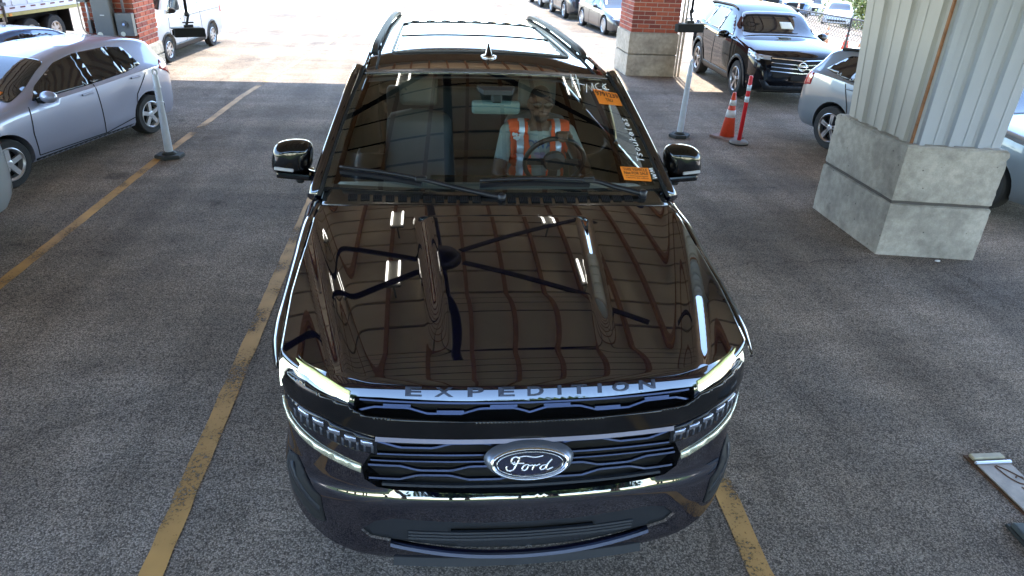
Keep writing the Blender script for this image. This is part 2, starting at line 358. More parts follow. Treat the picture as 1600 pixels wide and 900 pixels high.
lamps = [(-.9, 3.55, 'left of the fan, nearer the lane front'), (-.9, 5.2, 'left of the fan and farther back'), (1.35, 3.4, 'right of the fan, nearer the lane front'), (1.1, 5.0, 'right of the fan and farther back')]
for x, y, wd in lamps:
    t = thing('strip_light', 'lit twin-tube strip light under the canopy, ' + wd, 'light', (x, y, 4.32), 0, 'strip lights under the canopy')
    ob('housing', merge(box(-.09, .09, -.30, .30, .03, .09, .01), box(-.01, .01, -.25, -.23, .09, .43), box(-.01, .01, .23, .25, .09, .43)), LAMPG, t)
    for s in (-.07, .07): ob('tube_lamp', lathe([(.013, -.26), (.013, .26)], 10, 'y'), LITT, t, True, loc=(s, 0, 0))

# ------------------------------------------------------------------ columns
def concrete(name, c, warm=0):
    m = bpy.data.materials.new(name); m.use_nodes = True; t = m.node_tree; b = t.nodes['Principled BSDF']; N = t.nodes.new; L = t.links.new
    tc = N('ShaderNodeTexCoord')
    def ns(s, d, a, bb, lo, hi):
        n = N('ShaderNodeTexNoise'); n.inputs['Scale'].default_value = s; n.inputs['Detail'].default_value = d; L(tc.outputs['Object'], n.inputs['Vector'])
        r = N('ShaderNodeMapRange'); r.inputs[1].default_value = a; r.inputs[2].default_value = bb; r.inputs[3].default_value = lo; r.inputs[4].default_value = hi; L(n.outputs[0], r.inputs[0]); return r.outputs[0]
    a1 = ns(1.9, 7, .32, .68, .74, 1.16); a2 = ns(14, 5, .3, .7, .8, 1.14); a3 = ns(70, 2, .3, .7, .92, 1.06)
    v = N('ShaderNodeTexVoronoi'); v.inputs['Scale'].default_value = 9; L(tc.outputs['Object'], v.inputs['Vector'])
    hole = N('ShaderNodeMapRange'); hole.inputs[1].default_value = .05; hole.inputs[2].default_value = .085; hole.inputs[3].default_value = .35; hole.inputs[4].default_value = 1; L(v.outputs['Distance'], hole.inputs[0])
    a4 = ns(3.3, 4, .52, .68, 1.0, .76)
    x = None; col = None
    for s_ in (a1, a2, a3, a4, hole.outputs[0]):
        if x is None: x = s_; continue
        q = N('ShaderNodeMath'); q.operation = 'MULTIPLY'; L(x, q.inputs[0]); L(s_, q.inputs[1]); x = q.outputs[0]
    k = N('ShaderNodeMix'); k.data_type = 'RGBA'; k.blend_type = 'MULTIPLY'; k.inputs[0].default_value = 1; k.inputs[6].default_value = (*c, 1); L(x, k.inputs[7]); L(k.outputs[2], b.inputs['Base Color'])
    b.inputs['Roughness'].default_value = .85
    bp = N('ShaderNodeBump'); bp.inputs['Strength'].default_value = .4; bp.inputs['Distance'].default_value = .01; L(x, bp.inputs['Height']); L(bp.outputs[0], b.inputs['Normal'])
    return m
CONC = concrete('cast_concrete', (.42, .39, .335)); CONC2 = concrete('warm_concrete', (.46, .40, .31))
MORT = mat('mortar', (.42, .33, .27), .9, var=.1, vscale=20)
BR = [mat('brick_red', (.30, .062, .032), .85, var=.25, vscale=15), mat('brick_orange', (.36, .085, .042), .85, var=.25, vscale=15), mat('brick_dark', (.21, .045, .03), .85, var=.25, vscale=15)]

def rough_block(poly, z0, z1, c=.02, jit=.007):
    V, F = chamfer_block(poly, z0, z1, c); bm = bmesh.new(); vv = [bm.verts.new(v) for v in V]
    for f in F: bm.faces.new([vv[i] for i in f])
    bmesh.ops.subdivide_edges(bm, edges=bm.edges[:], cuts=13, use_grid_fill=True)
    P = [Vector(p) for p in poly]; cen = sum(P, Vector((0, 0))) / len(P); n = len(P)
    def edge_d(v):                                                   # distance to the nearest arris
        q = Vector((v.x, v.y)); d = min((q - p).length for p in P); ez = min(abs(v.z - z0), abs(v.z - z1))
        fd = min(abs((q - P[i]).x * (P[(i + 1) % n] - P[i]).normalized().y - (q - P[i]).y * (P[(i + 1) % n] - P[i]).normalized().x) for i in range(n))
        return min(d, ez if fd < .03 else 9)
    for v in bm.verts:
        k = 1 if edge_d(v.co) < .045 else .18; r = random.random() ** 3 * jit * k * (2.2 if random.random() < .12 else 1)
        d = Vector((cen.x - v.co.x, cen.y - v.co.y, 0)).normalized(); v.co += d * r + Vector((0, 0, -r * .6 if v.co.z > z1 - .05 else 0))
    bm.verts.index_update(); out = [tuple(v.co) for v in bm.verts], [tuple(v.index for v in f.verts) for f in bm.faces]; bm.free(); return out
def chamfer_block(poly, z0, z1, c=.02):
    P = [Vector(p) for p in poly]; n = len(P); cen = sum(P, Vector((0, 0))) / n
    def ins(d): return [tuple(p + (cen - p).normalized() * d * 1.414) for p in P]
    V = []
    for pl, z in ((ins(c), z0), (poly, z0 + c), (poly, z1 - c), (ins(c), z1)): V += [(x, y, z) for x, y in pl]
    F = [tuple(range(n))[::-1], tuple(range(3 * n, 4 * n))]
    for k in range(3): F += [(k * n + i, k * n + (i + 1) % n, (k + 1) * n + (i + 1) % n, (k + 1) * n + i) for i in range(n)]
    return V, F
# big column on the right: two lifts of concrete, metal cladding above
bc = thing('clad_column', 'big column clad in ribbed white metal on a grey concrete base', 'column')
Q = [(3.90, 3.68), (4.80, 3.52), (4.86, 4.84), (3.92, 4.95)]
cq = [(x + (4.37 - x) * .03, y + (4.25 - y) * .03) for x, y in Q]
ob('base_core', prism(cq, 0, 1.0), mat('dark_joint', (.10, .09, .08), .9), bc)
ob('concrete_block', rough_block(Q, -.02, .515, .012), CONC, bc)
ob('concrete_block', rough_block([(x + (4.37 - x) * .012, y + (4.25 - y) * .012) for x, y in Q], .527, 1.06, .022), CONC, bc)
WM1 = mat('off_white_metal', (.40, .385, .345), .45, var=.05, vscale=3); WM2 = mat('pale_blue_white_metal', (.40, .43, .47), .4, var=.04, vscale=3)
def ribbed(p0, p1, q0, q1, z0, z1, n, m, out, name='cladding_panel'):
    """n ribbed sheets between the vertical edges p (at one end) and q (other); p0->p1 bottom-top"""
    p0, p1, q0, q1, out = [Vector(a) for a in (p0, p1, q0, q1, out)]
    shp = [(0, 0), (.10, 0), (.16, .032), (.34, .032), (.40, 0), (.66, 0), (.68, .007), (.72, .007), (.74, 0), (.992, 0), (.992, -.012)]
    for i in range(n):
        V = []
        for tz, (a, b) in ((0, (p0, q0)), (1, (p1, q1))):
            for u, d in shp:
                p = a + (b - a) * ((i + u) / n); V.append((p.x + out.x * d, p.y + out.y * d, z0 if tz == 0 else z1))
        k = len(shp); ob(name, (V, [(j, j + 1, k + j + 1, k + j) for j in range(k - 1)]), m, bc, solid=.006)
zt = CZ - .01
ribbed((3.985, 3.79), (3.985, 3.79), (4.0, 4.84), (4.0, 5.50), 1.05, zt, 3, WM1, (-1, 0))
ribbed((4.0, 3.76), (4.0, 3.76), (4.76, 3.63), (4.84, 3.61), 1.05, zt, 3, WM2, (-.18, -.98))
ribbed((4.76, 3.63), (4.84, 3.61), (4.80, 4.8), (4.86, 5.46), 1.05, zt, 3, WM2, (1, 0))
ob('corner_trim', merge(prism([(3.974, 3.777), (3.974, 3.757), (3.990, 3.751), (3.996, 3.762), (3.984, 3.766), (3.984, 3.777)], 1.055, zt)), mat('rust_stained_trim', (.27, .12, .05), .7, var=.35, vscale=14), bc)
ob('core_wall', prism([(4.02, 3.8), (4.74, 3.68), (4.78, 4.78), (4.02, 4.82)], 1.0, zt), DARK, bc)

def brick_column(label, x0, x1, y0, y1, zc, ztop_ind, cmat, sidex):
    t = thing('brick_column', label, 'column')
    h = zc * .5
    e = .035
    ob('concrete_block', rough_block([(x0 - e, y0 - e), (x1 + e, y0 - e), (x1 + e, y1 + e), (x0 - e, y1 + e)], -.02, h - .003, .012), cmat, t)
    ob('concrete_block', rough_block([(x0 - e, y0 - e), (x1 + e, y0 - e), (x1 + e, y1 + e), (x0 - e, y1 + e)], h + .003, zc, .02), cmat, t)
    ob('mortar_core', box(x0, x1, y0, y1, zc - .02, CZ - .01), MORT, t)
    pit = .083; bh = .068
    def lay(a0, a1): # bricks along one face
        n = max(2, round((a1 - a0) / .262)); return n, (a1 - a0) / n
    protos = {}
    rows = int((CZ - .02 - zc) / pit); rest = []
    for r_ in range(rows):
        z = zc + .008 + r_ * pit
        for face in (0, 1, 2, 3):
            n, wd = lay(x0, x1) if face in (0, 2) else lay(y0, y1)
            off = .5 if r_ % 2 else 0
            for i in range(n + (1 if off else 0)):
                a = (i - off) * wd; b_ = a + wd - .014; a = max(a, 0) ; b_ = min(b_, n * wd - (.0 if face in (0, 2) else .0))
                if b_ - a < .04: continue
                d = random.uniform(.006, .011)
                if face == 0: B = (x0 + a, x0 + b_, y0 - d, y0 + .02)
                elif face == 2: B = (x0 + a, x0 + b_, y1 - .02, y1 + d)
                elif face == 1: B = (x0 - d, x0 + .02, y0 + a, y0 + b_)
                else: B = (x1 - .02, x1 + d, y0 + a, y0 + b_)
                if z < ztop_ind and face in (0, sidex):
                    k = (face, round(b_ - a, 3), random.randrange(3))
                    if k not in protos: protos[k] = mesh('brick', *box(0, B[1] - B[0], 0, B[3] - B[2], 0, bh, .004), BR[k[2]])
                    o = bpy.data.objects.new('brick', protos[k]); C.objects.link(o); o.parent = t; o.location = (B[0], B[2], z)
                else: rest.append(box(*B, z, z + bh))
    tag(ob('upper_bricks', merge(*rest), BR[0], t), kind='stuff')
    return t
brick_column('red brick column on a tan concrete base between the black crossover and the dark SUV', 3.87, 4.86, 12.95, 13.95, .87, 1.75, CONC2, 1)
lb = brick_column('red brick column carrying grey electrical boxes beside the white van', -6.34, -5.48, 11.82, 12.85, .46, 1.42, CONC2, 3)
mp_ = thing('conduit_pair', 'pale conduit pipes running up the right side of the middle brick column', 'pipe')
for dx in (0, .07): ob('pipe', tube([(4.93 + dx, 12.93, 0), (4.93 + dx, 12.93, CZ - .02)], .024, 10), mat('pale_pipe', (.5, .46, .38), .5), mp_, True)
# electrical boxes on the left brick column (front face at y = 11.82)
GBOX = mat('grey_box_paint', (.15, .153, .148), .45, var=.06); GDK = mat('dark_grey_paint', (.11, .11, .11), .5)
LAB = mat('cream_label', (.7, .68, .55), .5); CHR = mat('bright_chrome', (.75, .76, .78), .12, metal=1.)
e1 = thing('electrical_cabinet', 'tall grey electrical cabinet on the left brick column', 'electrical box', (-5.95, 11.8, 0))
ob('case', box(-.155, .155, -.16, 0, .66, 1.75, .008), GBOX, e1); ob('door', box(-.145, .145, -.172, -.162, .68, 1.73, .004), GBOX, e1)
ob('badge', box(-.03, .04, -.177, -.173, 1.015, 1.028), LAMPW, e1); ob('oval_label', xf(lathe([(.045, 0), (.045, .003)], 16, 'y'), Matrix.Translation((-.085, -.178, .70))), LAB, e1)
e2 = thing('meter_box', 'squarish grey meter box with round dial on the left brick column', 'electrical box', (-5.62, 11.8, 0))
ob('case', box(-.14, .14, -.13, 0, .68, 1.06, .008), GBOX, e2); ob('dial_ring', xf(lathe([(.055, 0), (.055, .02), (.03, .025)], 18, 'y'), Matrix.Translation((0, -.156, .88))), GDK, e2)
ob('dial_boss', xf(lathe([(.022, 0), (.018, .03)], 12, 'y'), Matrix.Translation((0, -.178, .88))), CHR, e2); ob('oval_label', xf(lathe([(.04, 0), (.04, .003)], 16, 'y'), Matrix.Translation((-.05, -.134, .715))), LAB, e2)
ob('conduit', tube([(.0, -.06, 1.06), (.0, -.06, 2.2)], .022, 10), GALV, e2, True)
e3 = thing('junction_box', 'small grey junction box with pipe left of the tall cabinet', 'electrical box', (-6.25, 11.8, 0))
ob('case', box(-.09, .06, -.12, 0, 1.22, 1.5, .006), GBOX, e3); ob('conduit', tube([(.03, -.05, 1.22), (.03, -.05, .92)], .02, 10), LAMPW, e3, True); ob('fitting', box(.005, .06, -.09, 0, .70, .92, .006), GBOX, e3)
ob('cable', tube(catmull([(-.12, -.03, 2.0), (-.12, -.03, 1.0), (-.10, -.03, .75), (.0, -.04, .66), (.14, -.06, .665)], 6), .012, 8), mat('tan_cable', (.5, .42, .3), .5), e3, True)
# ------------------------------------------------------------------ the dark SUV (nose at y = 0, tail at y = 5.3)
PAINT = mat('black_navy_paint', (.0009, .0009, .006), .6, coat=1., ior=1.5, spec=0., coatior=2.38, speck=.11)
GLOSSB = mat('gloss_black', (.004, .004, .005), .08, ior=1.58)
PLAST = mat('charcoal_plastic', (.02, .022, .026), .45, spec=.25, var=.1, vscale=30)
RUB = mat('tyre_rubber', (.018, .018, .018), .8, bump=.2, bscale=90)
SATIN = mat('satin_chrome', (.55, .56, .6), .25, metal=1.)
BARM = mat('dark_chrome_bar', (.055, .062, .095), .28, metal=1.)
WSG = glass('windshield_glass', (.87, .93, .91), 2.2)
SDG = glass('privacy_glass', (.10, .11, .11), 1.6)
CLG = glass('clear_side_glass', (.85, .9, .88), 1.5)
ALLOY = mat('alloy_wheel', (.5, .5, .52), .3, metal=.9)
BLACK = mat('matt_black', (.006, .006, .006), .8)
suv = thing('dark_suv', 'full-size black navy SUV facing the camera with its running lights lit', 'SUV')
suv['label'] = 'large dark navy SUV facing the camera in the middle lane'

_plan = catmull([(0, 0), (.3, .009), (.6, .040), (.75, .085), (.85, .148), (.92, .228), (.965, .32), (.987, .45), (1.0, .66)], 12)
_S = [0.]
for a_, b_ in zip(_plan, _plan[1:]): _S.append(_S[-1] + (b_ - a_).length)
_PX = [p.x for p in _plan]; _PY = [p.y for p in _plan]; SMAX = _S[-1]
def planp(s):
    q = abs(s); x = ip(q, _S, _PX); y = ip(q, _S, _PY); return (math.copysign(x, s) if s else 0., y)
def sx(x): return math.copysign(ip(abs(x), _PX, _S), x)
_profX = [.2, .27, .34, .45, .55, .61, .632, .650, .668, .70, .86, 1.0, 1.06, 1.10, 1.141]; _profY = [.10, .06, .024, .010, .004, .005, .008, .019, .027, .03, .028, .030, .036, .052, .082]
PROF = pch(_profX, _profY)
def FS(s, z, d=0.):
    """point of the front fascia at arc s and height z, pushed out by d"""
    x, y = planp(s); x2, y2 = planp(s + .004 if s >= 0 else s - .004)
    tx, ty = abs(x2 - x), y2 - y; l = math.hypot(tx, ty) or 1
    nx, ny = (ty / l) * (1 if s >= 0 else -1), -tx / l
    slope = (PROF(z + .004) - PROF(z - .004)) / .008
    nz = math.cos(math.atan(slope)); up = math.sin(math.atan(slope))
    pf = PROF(z); return (x + nx * (-pf) + nx * d * nz, y - ny * pf + ny * d * nz, z + d * up)
def fpoly(pts, mirror=False): return [((-1 if mirror else 1) * sx(x), z) for x, z in pts]
def sym(half):  # half outline from centre top to centre bottom on +x, mirrored into a full one
    return half + [(-x, z) for x, z in half[::-1] if x > 1e-6]
UG = [(0, 1.082), (.30, 1.084), (.55, 1.090), (.648, 1.088), (.648, 1.035), (.615, 1.018), (.44, 1.008), (.25, 1.002), (0, 1.0)]
LG = [(0, .915), (.30, .918), (.575, .926), (.585, .86), (.632, .775), (.625, .715), (.575, .68), (.48, .668), (.2, .658), (0, .655)]
IN = [(0, .522), (.2, .524), (.50, .545), (.585, .53), (.645, .47), (.61, .43), (.51, .41), (.25, .365), (0, .352)]
top = [(0, 1.128), (.6, 1.128), (.66, 1.135), (.80, 1.145), (.93, 1.148), (.985, 1.15)]
out = [(sx(x), z) for x, z in top] + [(SMAX, 1.15), (SMAX, .62), (SMAX - .12, .55), (sx(.93), .44), (sx(.80), .36), (sx(.55), .275), (sx(.3), .25), (0, .245)]
out = out + [(-s, z) for s, z in out[::-1] if s > 1e-6]
holes = [fpoly(sym(h)) for h in (UG, LG, IN)]
sharp(ob('front_fascia', cdt(out, holes, .028, lambda s, z: FS(s, z)), PAINT, suv), 50)
def fpart(name, poly, m, d=.004, step=.03, holes=(), parent=None, solid=.012, sm=True):
    o = ob(name, cdt(poly, holes, step, lambda s, z: FS(s, z, d)), m, parent or suv, sm, solid=solid); return o
def shrink(poly, k):
    cx = sum(p[0] for p in poly) / len(poly); cz = sum(p[1] for p in poly) / len(poly)
    return [(cx + (x - cx) * k, cz + (z - cz) * k) for x, z in poly]
# grilles: sunk backs, frames, bars
for nm, hp in (('upper_grille', UG), ('lower_grille', LG)):
    fp = fpoly(sym(hp)); g_ = ob(nm, cdt([(s * 1.03, z) for s, z in fp], (), .05, lambda s, z: FS(s, z, -.07)), BLACK, suv)
    V = []; n = len(resamp(fp, .03))
    for p in resamp(fp, .03): V += [FS(p[0], p[1], .0), FS(p[0], p[1], -.07)]
    ob('grille_surround', (V, [(2 * i, 2 * i + 1, 2 * ((i + 1) % n) + 1, 2 * ((i + 1) % n)) for i in range(n)]), GLOSSB, g_)
def bar(x0, x1, zf, r=.006, m=BARM, d=-.012, nm='grille_bar', n=60, flat=.012):
    P = []
    for i in range(n + 1):
        x = lerp(x0, x1, i / n); P.append(FS(sx(x), zf(x), d))
    V = []; F = []
    for p in P: V += [(p[0], p[1] - .004 - r * .5, p[2] - r), (p[0], p[1] - .004 + r * .6, p[2] + r), (p[0], p[1] + flat, p[2] + r), (p[0], p[1] + flat, p[2] - r)]
    for i in range(n):
        for j in range(4): F.append((4 * i + j, 4 * i + (j + 1) % 4, 4 * i + 4 + (j + 1) % 4, 4 * i + 4 + j))
    F += [(0, 1, 2, 3), (4 * n + 3, 4 * n + 2, 4 * n + 1, 4 * n)]
    return ob(nm, (V, F), m, suv)
def wave(z0, amp, per, ph, lo=.32, hi=.18):
    def f(x):
        t = ((abs(x) + ph) % per) / per
        v = 0 if t < lo else (t - lo) / hi if t < lo + hi else 1 if t < 2 * lo + hi else 1 - (t - 2 * lo - hi) / hi
        return z0 + amp * max(0, min(1, v))
    return f
bar(-.63, .63, lambda x: 1.074 + .012 * x * x, .0028)
bar(-.635, .635, wave(1.03, .022, .39, .195 - .06, .32, .18), .0032)
for x in (-.49, -.295, -.1, .1, .295, .49):
    zz = wave(1.03, .022, .39, .135)(x) + .012
    bar(x - .05, x + .05, lambda _x: zz, .004, BARM, -.006, 'grille_clip', 4)
bar(-.575, .575, wave(.872, .022, .39, .03), .0032)
bar(-.58, .58, lambda x: .838, .0026)
bar(-.60, .60, lambda x: .806, .0022)
bar(-.61, .61, wave(.762, .02, .39, .1), .0032)
bar(-.61, .61, wave(.716, .022, .39, .29), .0032)
bar(-.56, .56, lambda x: .682 + .02 * x * x, .004, PLAST)
# gloss bar between the grilles runs out into the lamps, chrome line under it
fpart('grille_crossbar', fpoly(sym([(0, 1.006), (.25, 1.008), (.44, 1.014), (.60, 1.022), (.652, 1.046), (.67, 1.06), (.76, 1.075), (.86, 1.093), (.93, 1.085), (.952, 1.03), (.93, 1.003), (.78, 1.0), (.72, .975), (.615, .945), (.56, .934), (.3, .927), (0, .925)])), GLOSSB, .012, .014)
bar(-.57, .57, lambda x: .921 + .014 * x * x, .0075, mat('rose_chrome', (.17, .145, .15), .3, metal=1.), .012, 'chrome_strip', 40, .02)
# lamps
DRL = mat('lit_running_light', (.93, 1., .86), .3, emis=.24); AMB = mat('pale_green_reflector', (.62, .76, .36), .3, emis=.09)
LENS = mat('lamp_lens', (.012, .013, .017), .08, ior=1.5)
for mir in (False, True):
    s_ = -1 if mir else 1
    fpart('running_light', fpoly([(.668, 1.068), (.668, 1.090), (.77, 1.120), (.85, 1.135), (.93, 1.136), (.962, 1.115), (.978, 1.06), (.976, .98), (.966, .98), (.962, 1.05), (.945, 1.092), (.90, 1.112), (.85, 1.113), (.76, 1.091)], mir), DRL, .010)
    dl = fpart('amber_strip', fpoly([(.668, 1.090), (.668, 1.102), (.77, 1.127), (.85, 1.139), (.93, 1.138), (.93, 1.134), (.85, 1.131), (.77, 1.116)], mir), AMB, .011)
    hl = fpart('headlight', fpoly([(.568, .846), (.565, .915), (.615, .930), (.72, .962), (.78, .988), (.92, .995), (.948, .97), (.93, .925), (.80, .90), (.68, .866)], mir), LENS, .007)
    for i in range(5):
        x0 = .582 + i * .062; zc = ip(x0, [.565, .68, .8, .9], [.915, .945, .99, .99]) - .016
        fpart('led_module', fpoly(rnd([(x0, zc - .022), (x0, zc), (x0 + .044, zc + .010), (x0 + .044, zc - .012)], .006), mir), mat('led_cell', (.42, .46, .58), .12, metal=.8), .011, .03, parent=hl)
    for i in range(12):
        x0 = .58 + i * .028; zb = ip(x0, [.568, .68, .80, .93], [.846, .866, .90, .925]) + .006
        fpart('lens_rib', fpoly([(x0, zb), (x0, zb + .035), (x0 + .008, zb + .036), (x0 + .008, zb + .001)], mir), mat('lens_rib_grey', (.05, .055, .07), .3), .009, .05, parent=hl)
    fpart('lamp_trim', fpoly([(.635, .752), (.635, .782), (.735, .820), (.86, .862), (.93, .885), (.965, .93), (.972, .92), (.945, .868), (.86, .832), (.735, .788)], mir), mat('bright_trim', (.80, .80, .62), .25, metal=.7), .008)
    # side intake with a blade in it
    fpart('side_intake', fpoly([(.80, .60), (.92, .70), (.965, .66), (.93, .53), (.84, .46), (.79, .47)], mir), BLACK, .004)
    fpart('intake_blade', fpoly([(.80, .545), (.93, .66), (.95, .645), (.81, .515)], mir), PLAST, .007)
# bumper ledge that catches the sky, lower insert with slots, skid line
inp = fpoly(sym(IN))
insr = ob('bumper_insert', cdt(inp, [fpoly(sym([(0, .475), (.29, .480), (.295, .425), (0, .405)]))], .03, lambda s, z: FS(s, z, -.012)), PLAST, suv, True, solid=.01)
ob('slot_back', cdt(fpoly(sym([(0, .50), (.33, .50), (.33, .40), (0, .38)])), (), .06, lambda s, z: FS(s, z, -.06)), BLACK, insr)
for k in range(3):
    zz = .462 - k * .018
    b_ = bar(-.46, .46, lambda x, zz=zz: zz + .05 * abs(x) * abs(x) - .008, .0035, PLAST, -.008, 'insert_slat', 30); b_.parent = insr
for nm, zc, m_, hh in (('skid_strip', .325, BARM, .006), ('lower_lip', .258, PLAST, .016)):
    bar(-.53, .53, lambda x: zc + .30 * x * x * (1 if zc > .3 else .2), hh, m_, .012, nm, 40, .03)
# emblem: ringed oval with script letters

def oval(cx, cz, a, b, n=40): return [(cx + a * math.cos(2 * math.pi * i / n), cz + b * math.sin(2 * math.pi * i / n)) for i in range(n)]
EMZ = .852; ED = .035
def EM(x, z, d=0): return (x, .012 - ED - d + .10 * x * x + .30 * z, EMZ + z)
def emring(a0, b0, a1, b1, d0, d1, nm, m_, par):
    def f(u, v):
        t = 2 * math.pi * u; k = v; dd = lerp(d0, d1, k) + .008 * math.sin(math.pi * k); return EM(lerp(a0, a1, k) * math.cos(t), lerp(b0, b1, k) * math.sin(t), dd)
    return ob(nm, grid(f, 56, 6), m_, par, True)
em = ob('emblem', cdt(oval(0, 0, .140, .056), (), .03, lambda x, z: EM(x, z, .006)), mat('emblem_navy', (.006, .008, .03), .12, coat=1.), suv, True)
emring(.170, .074, .148, .061, -.02, .012, 'emblem_bezel', mat('grey_bezel', (.16, .18, .22), .3, metal=.6), em)
emring(.148, .061, .134, .052, .012, .008, 'emblem_ring', CHR, em)
emring(.126, .047, .122, .0445, .008, .008, 'emblem_line', CHR, em)
FORD = [[(632, 668), (628, 690), (645, 700), (672, 690), (692, 655), (705, 622), (690, 605), (668, 612), (658, 640), (668, 648), (680, 640)],
        [(690, 612), (740, 602), (800, 612), (850, 604)], [(668, 658), (700, 650), (735, 652)], [(722, 692), (735, 668), (755, 660), (762, 672), (752, 692), (735, 700), (722, 692)], [(760, 668), (775, 668), (790, 664)],
        [(785, 700), (800, 664), (806, 672), (832, 660)], [(868, 668), (848, 670), (834, 690), (842, 700), (862, 690), (882, 660), (905, 630)], [(882, 660), (870, 692), (880, 700), (912, 685)]]
lv = []
for st in FORD:
    pts = catmull([((u - 772) / 284 * .175, -(v - 654) / 95 * .052) for u, v in st], 5)
    lv.append(tube([EM(p.x, p.y, .010) for p in pts], .0042, 6))
ob('emblem_script', merge(*lv), CHR, em, True)
# hood letters
BLK = mat('letter_grey', (.045, .047, .06), .3, metal=.5)
for ch, x, wd in zip('EXPEDITION', (-.43, -.32, -.203, -.09, .018, .108, .182, .262, .345, .45), (.06, .068, .06, .06, .062, .014, .06, .014, .064, .064)):
    tv, tf = text2d(ch, .075, .002); xs = [v[0] for v in tv]; ys = [v[1] for v in tv]; k = wd / (max(xs) - min(xs)); cx = (max(xs) + min(xs)) / 2; cy = (max(ys) + min(ys)) / 2; hz = .028 / (max(ys) - min(ys))
    ob('hood_letter', ([FS(sx(x + (v[0] - cx) * k), 1.111 + (v[1] - cy) * hz, .006) for v in tv], tf), BLK, suv, solid=.005)

# hood
def hw(y): return ip(y, [.0, .3, .65, 1.0, 1.36], [.92, .928, .936, .922, .893])
def xcr(y): return .64 + .27 * max(0, (y - .1) / 1.09) ** .9
def hz(x, y):
    t = (y - .085) / 1.211; ax = abs(x)
    z = 1.141 + .235 * (.6 * t + .4 * (1 - (1 - t) ** 2)) - .028 * (ax / .9) ** 2 + .006
    if t < .12: z -= .03 * ((.12 - t) / .12) ** 2
    xc = xcr(y); e = ax - xc
    z += .010 * math.exp(-(e / .045) ** 2)
    if e > 0: z -= .30 * min(e, .06) + .07 * max(0, e - .06)
    xo = .37 + .065 * (y - .3) / .85
    z += .034 * ss(xo, xo - .085, ax) * ss(.20, .50, y) * ss(1.175, 1.10, y)
    return z
def hood(u, v):
    a = 2 * u - 1; x = a * hw(v * 1.2 + .1); yf = planp(sx(x))[1] + .080; yr = 1.285 + .05 * (x / .9) ** 2
    y = lerp(yf, yr, v); x = a * hw(y); return (x, y, hz(x, y) - (.012 * (1 - ss(0, .015, v))))
ob('hood', grid(hood, 220, 150), PAINT, suv, True, solid=.018)
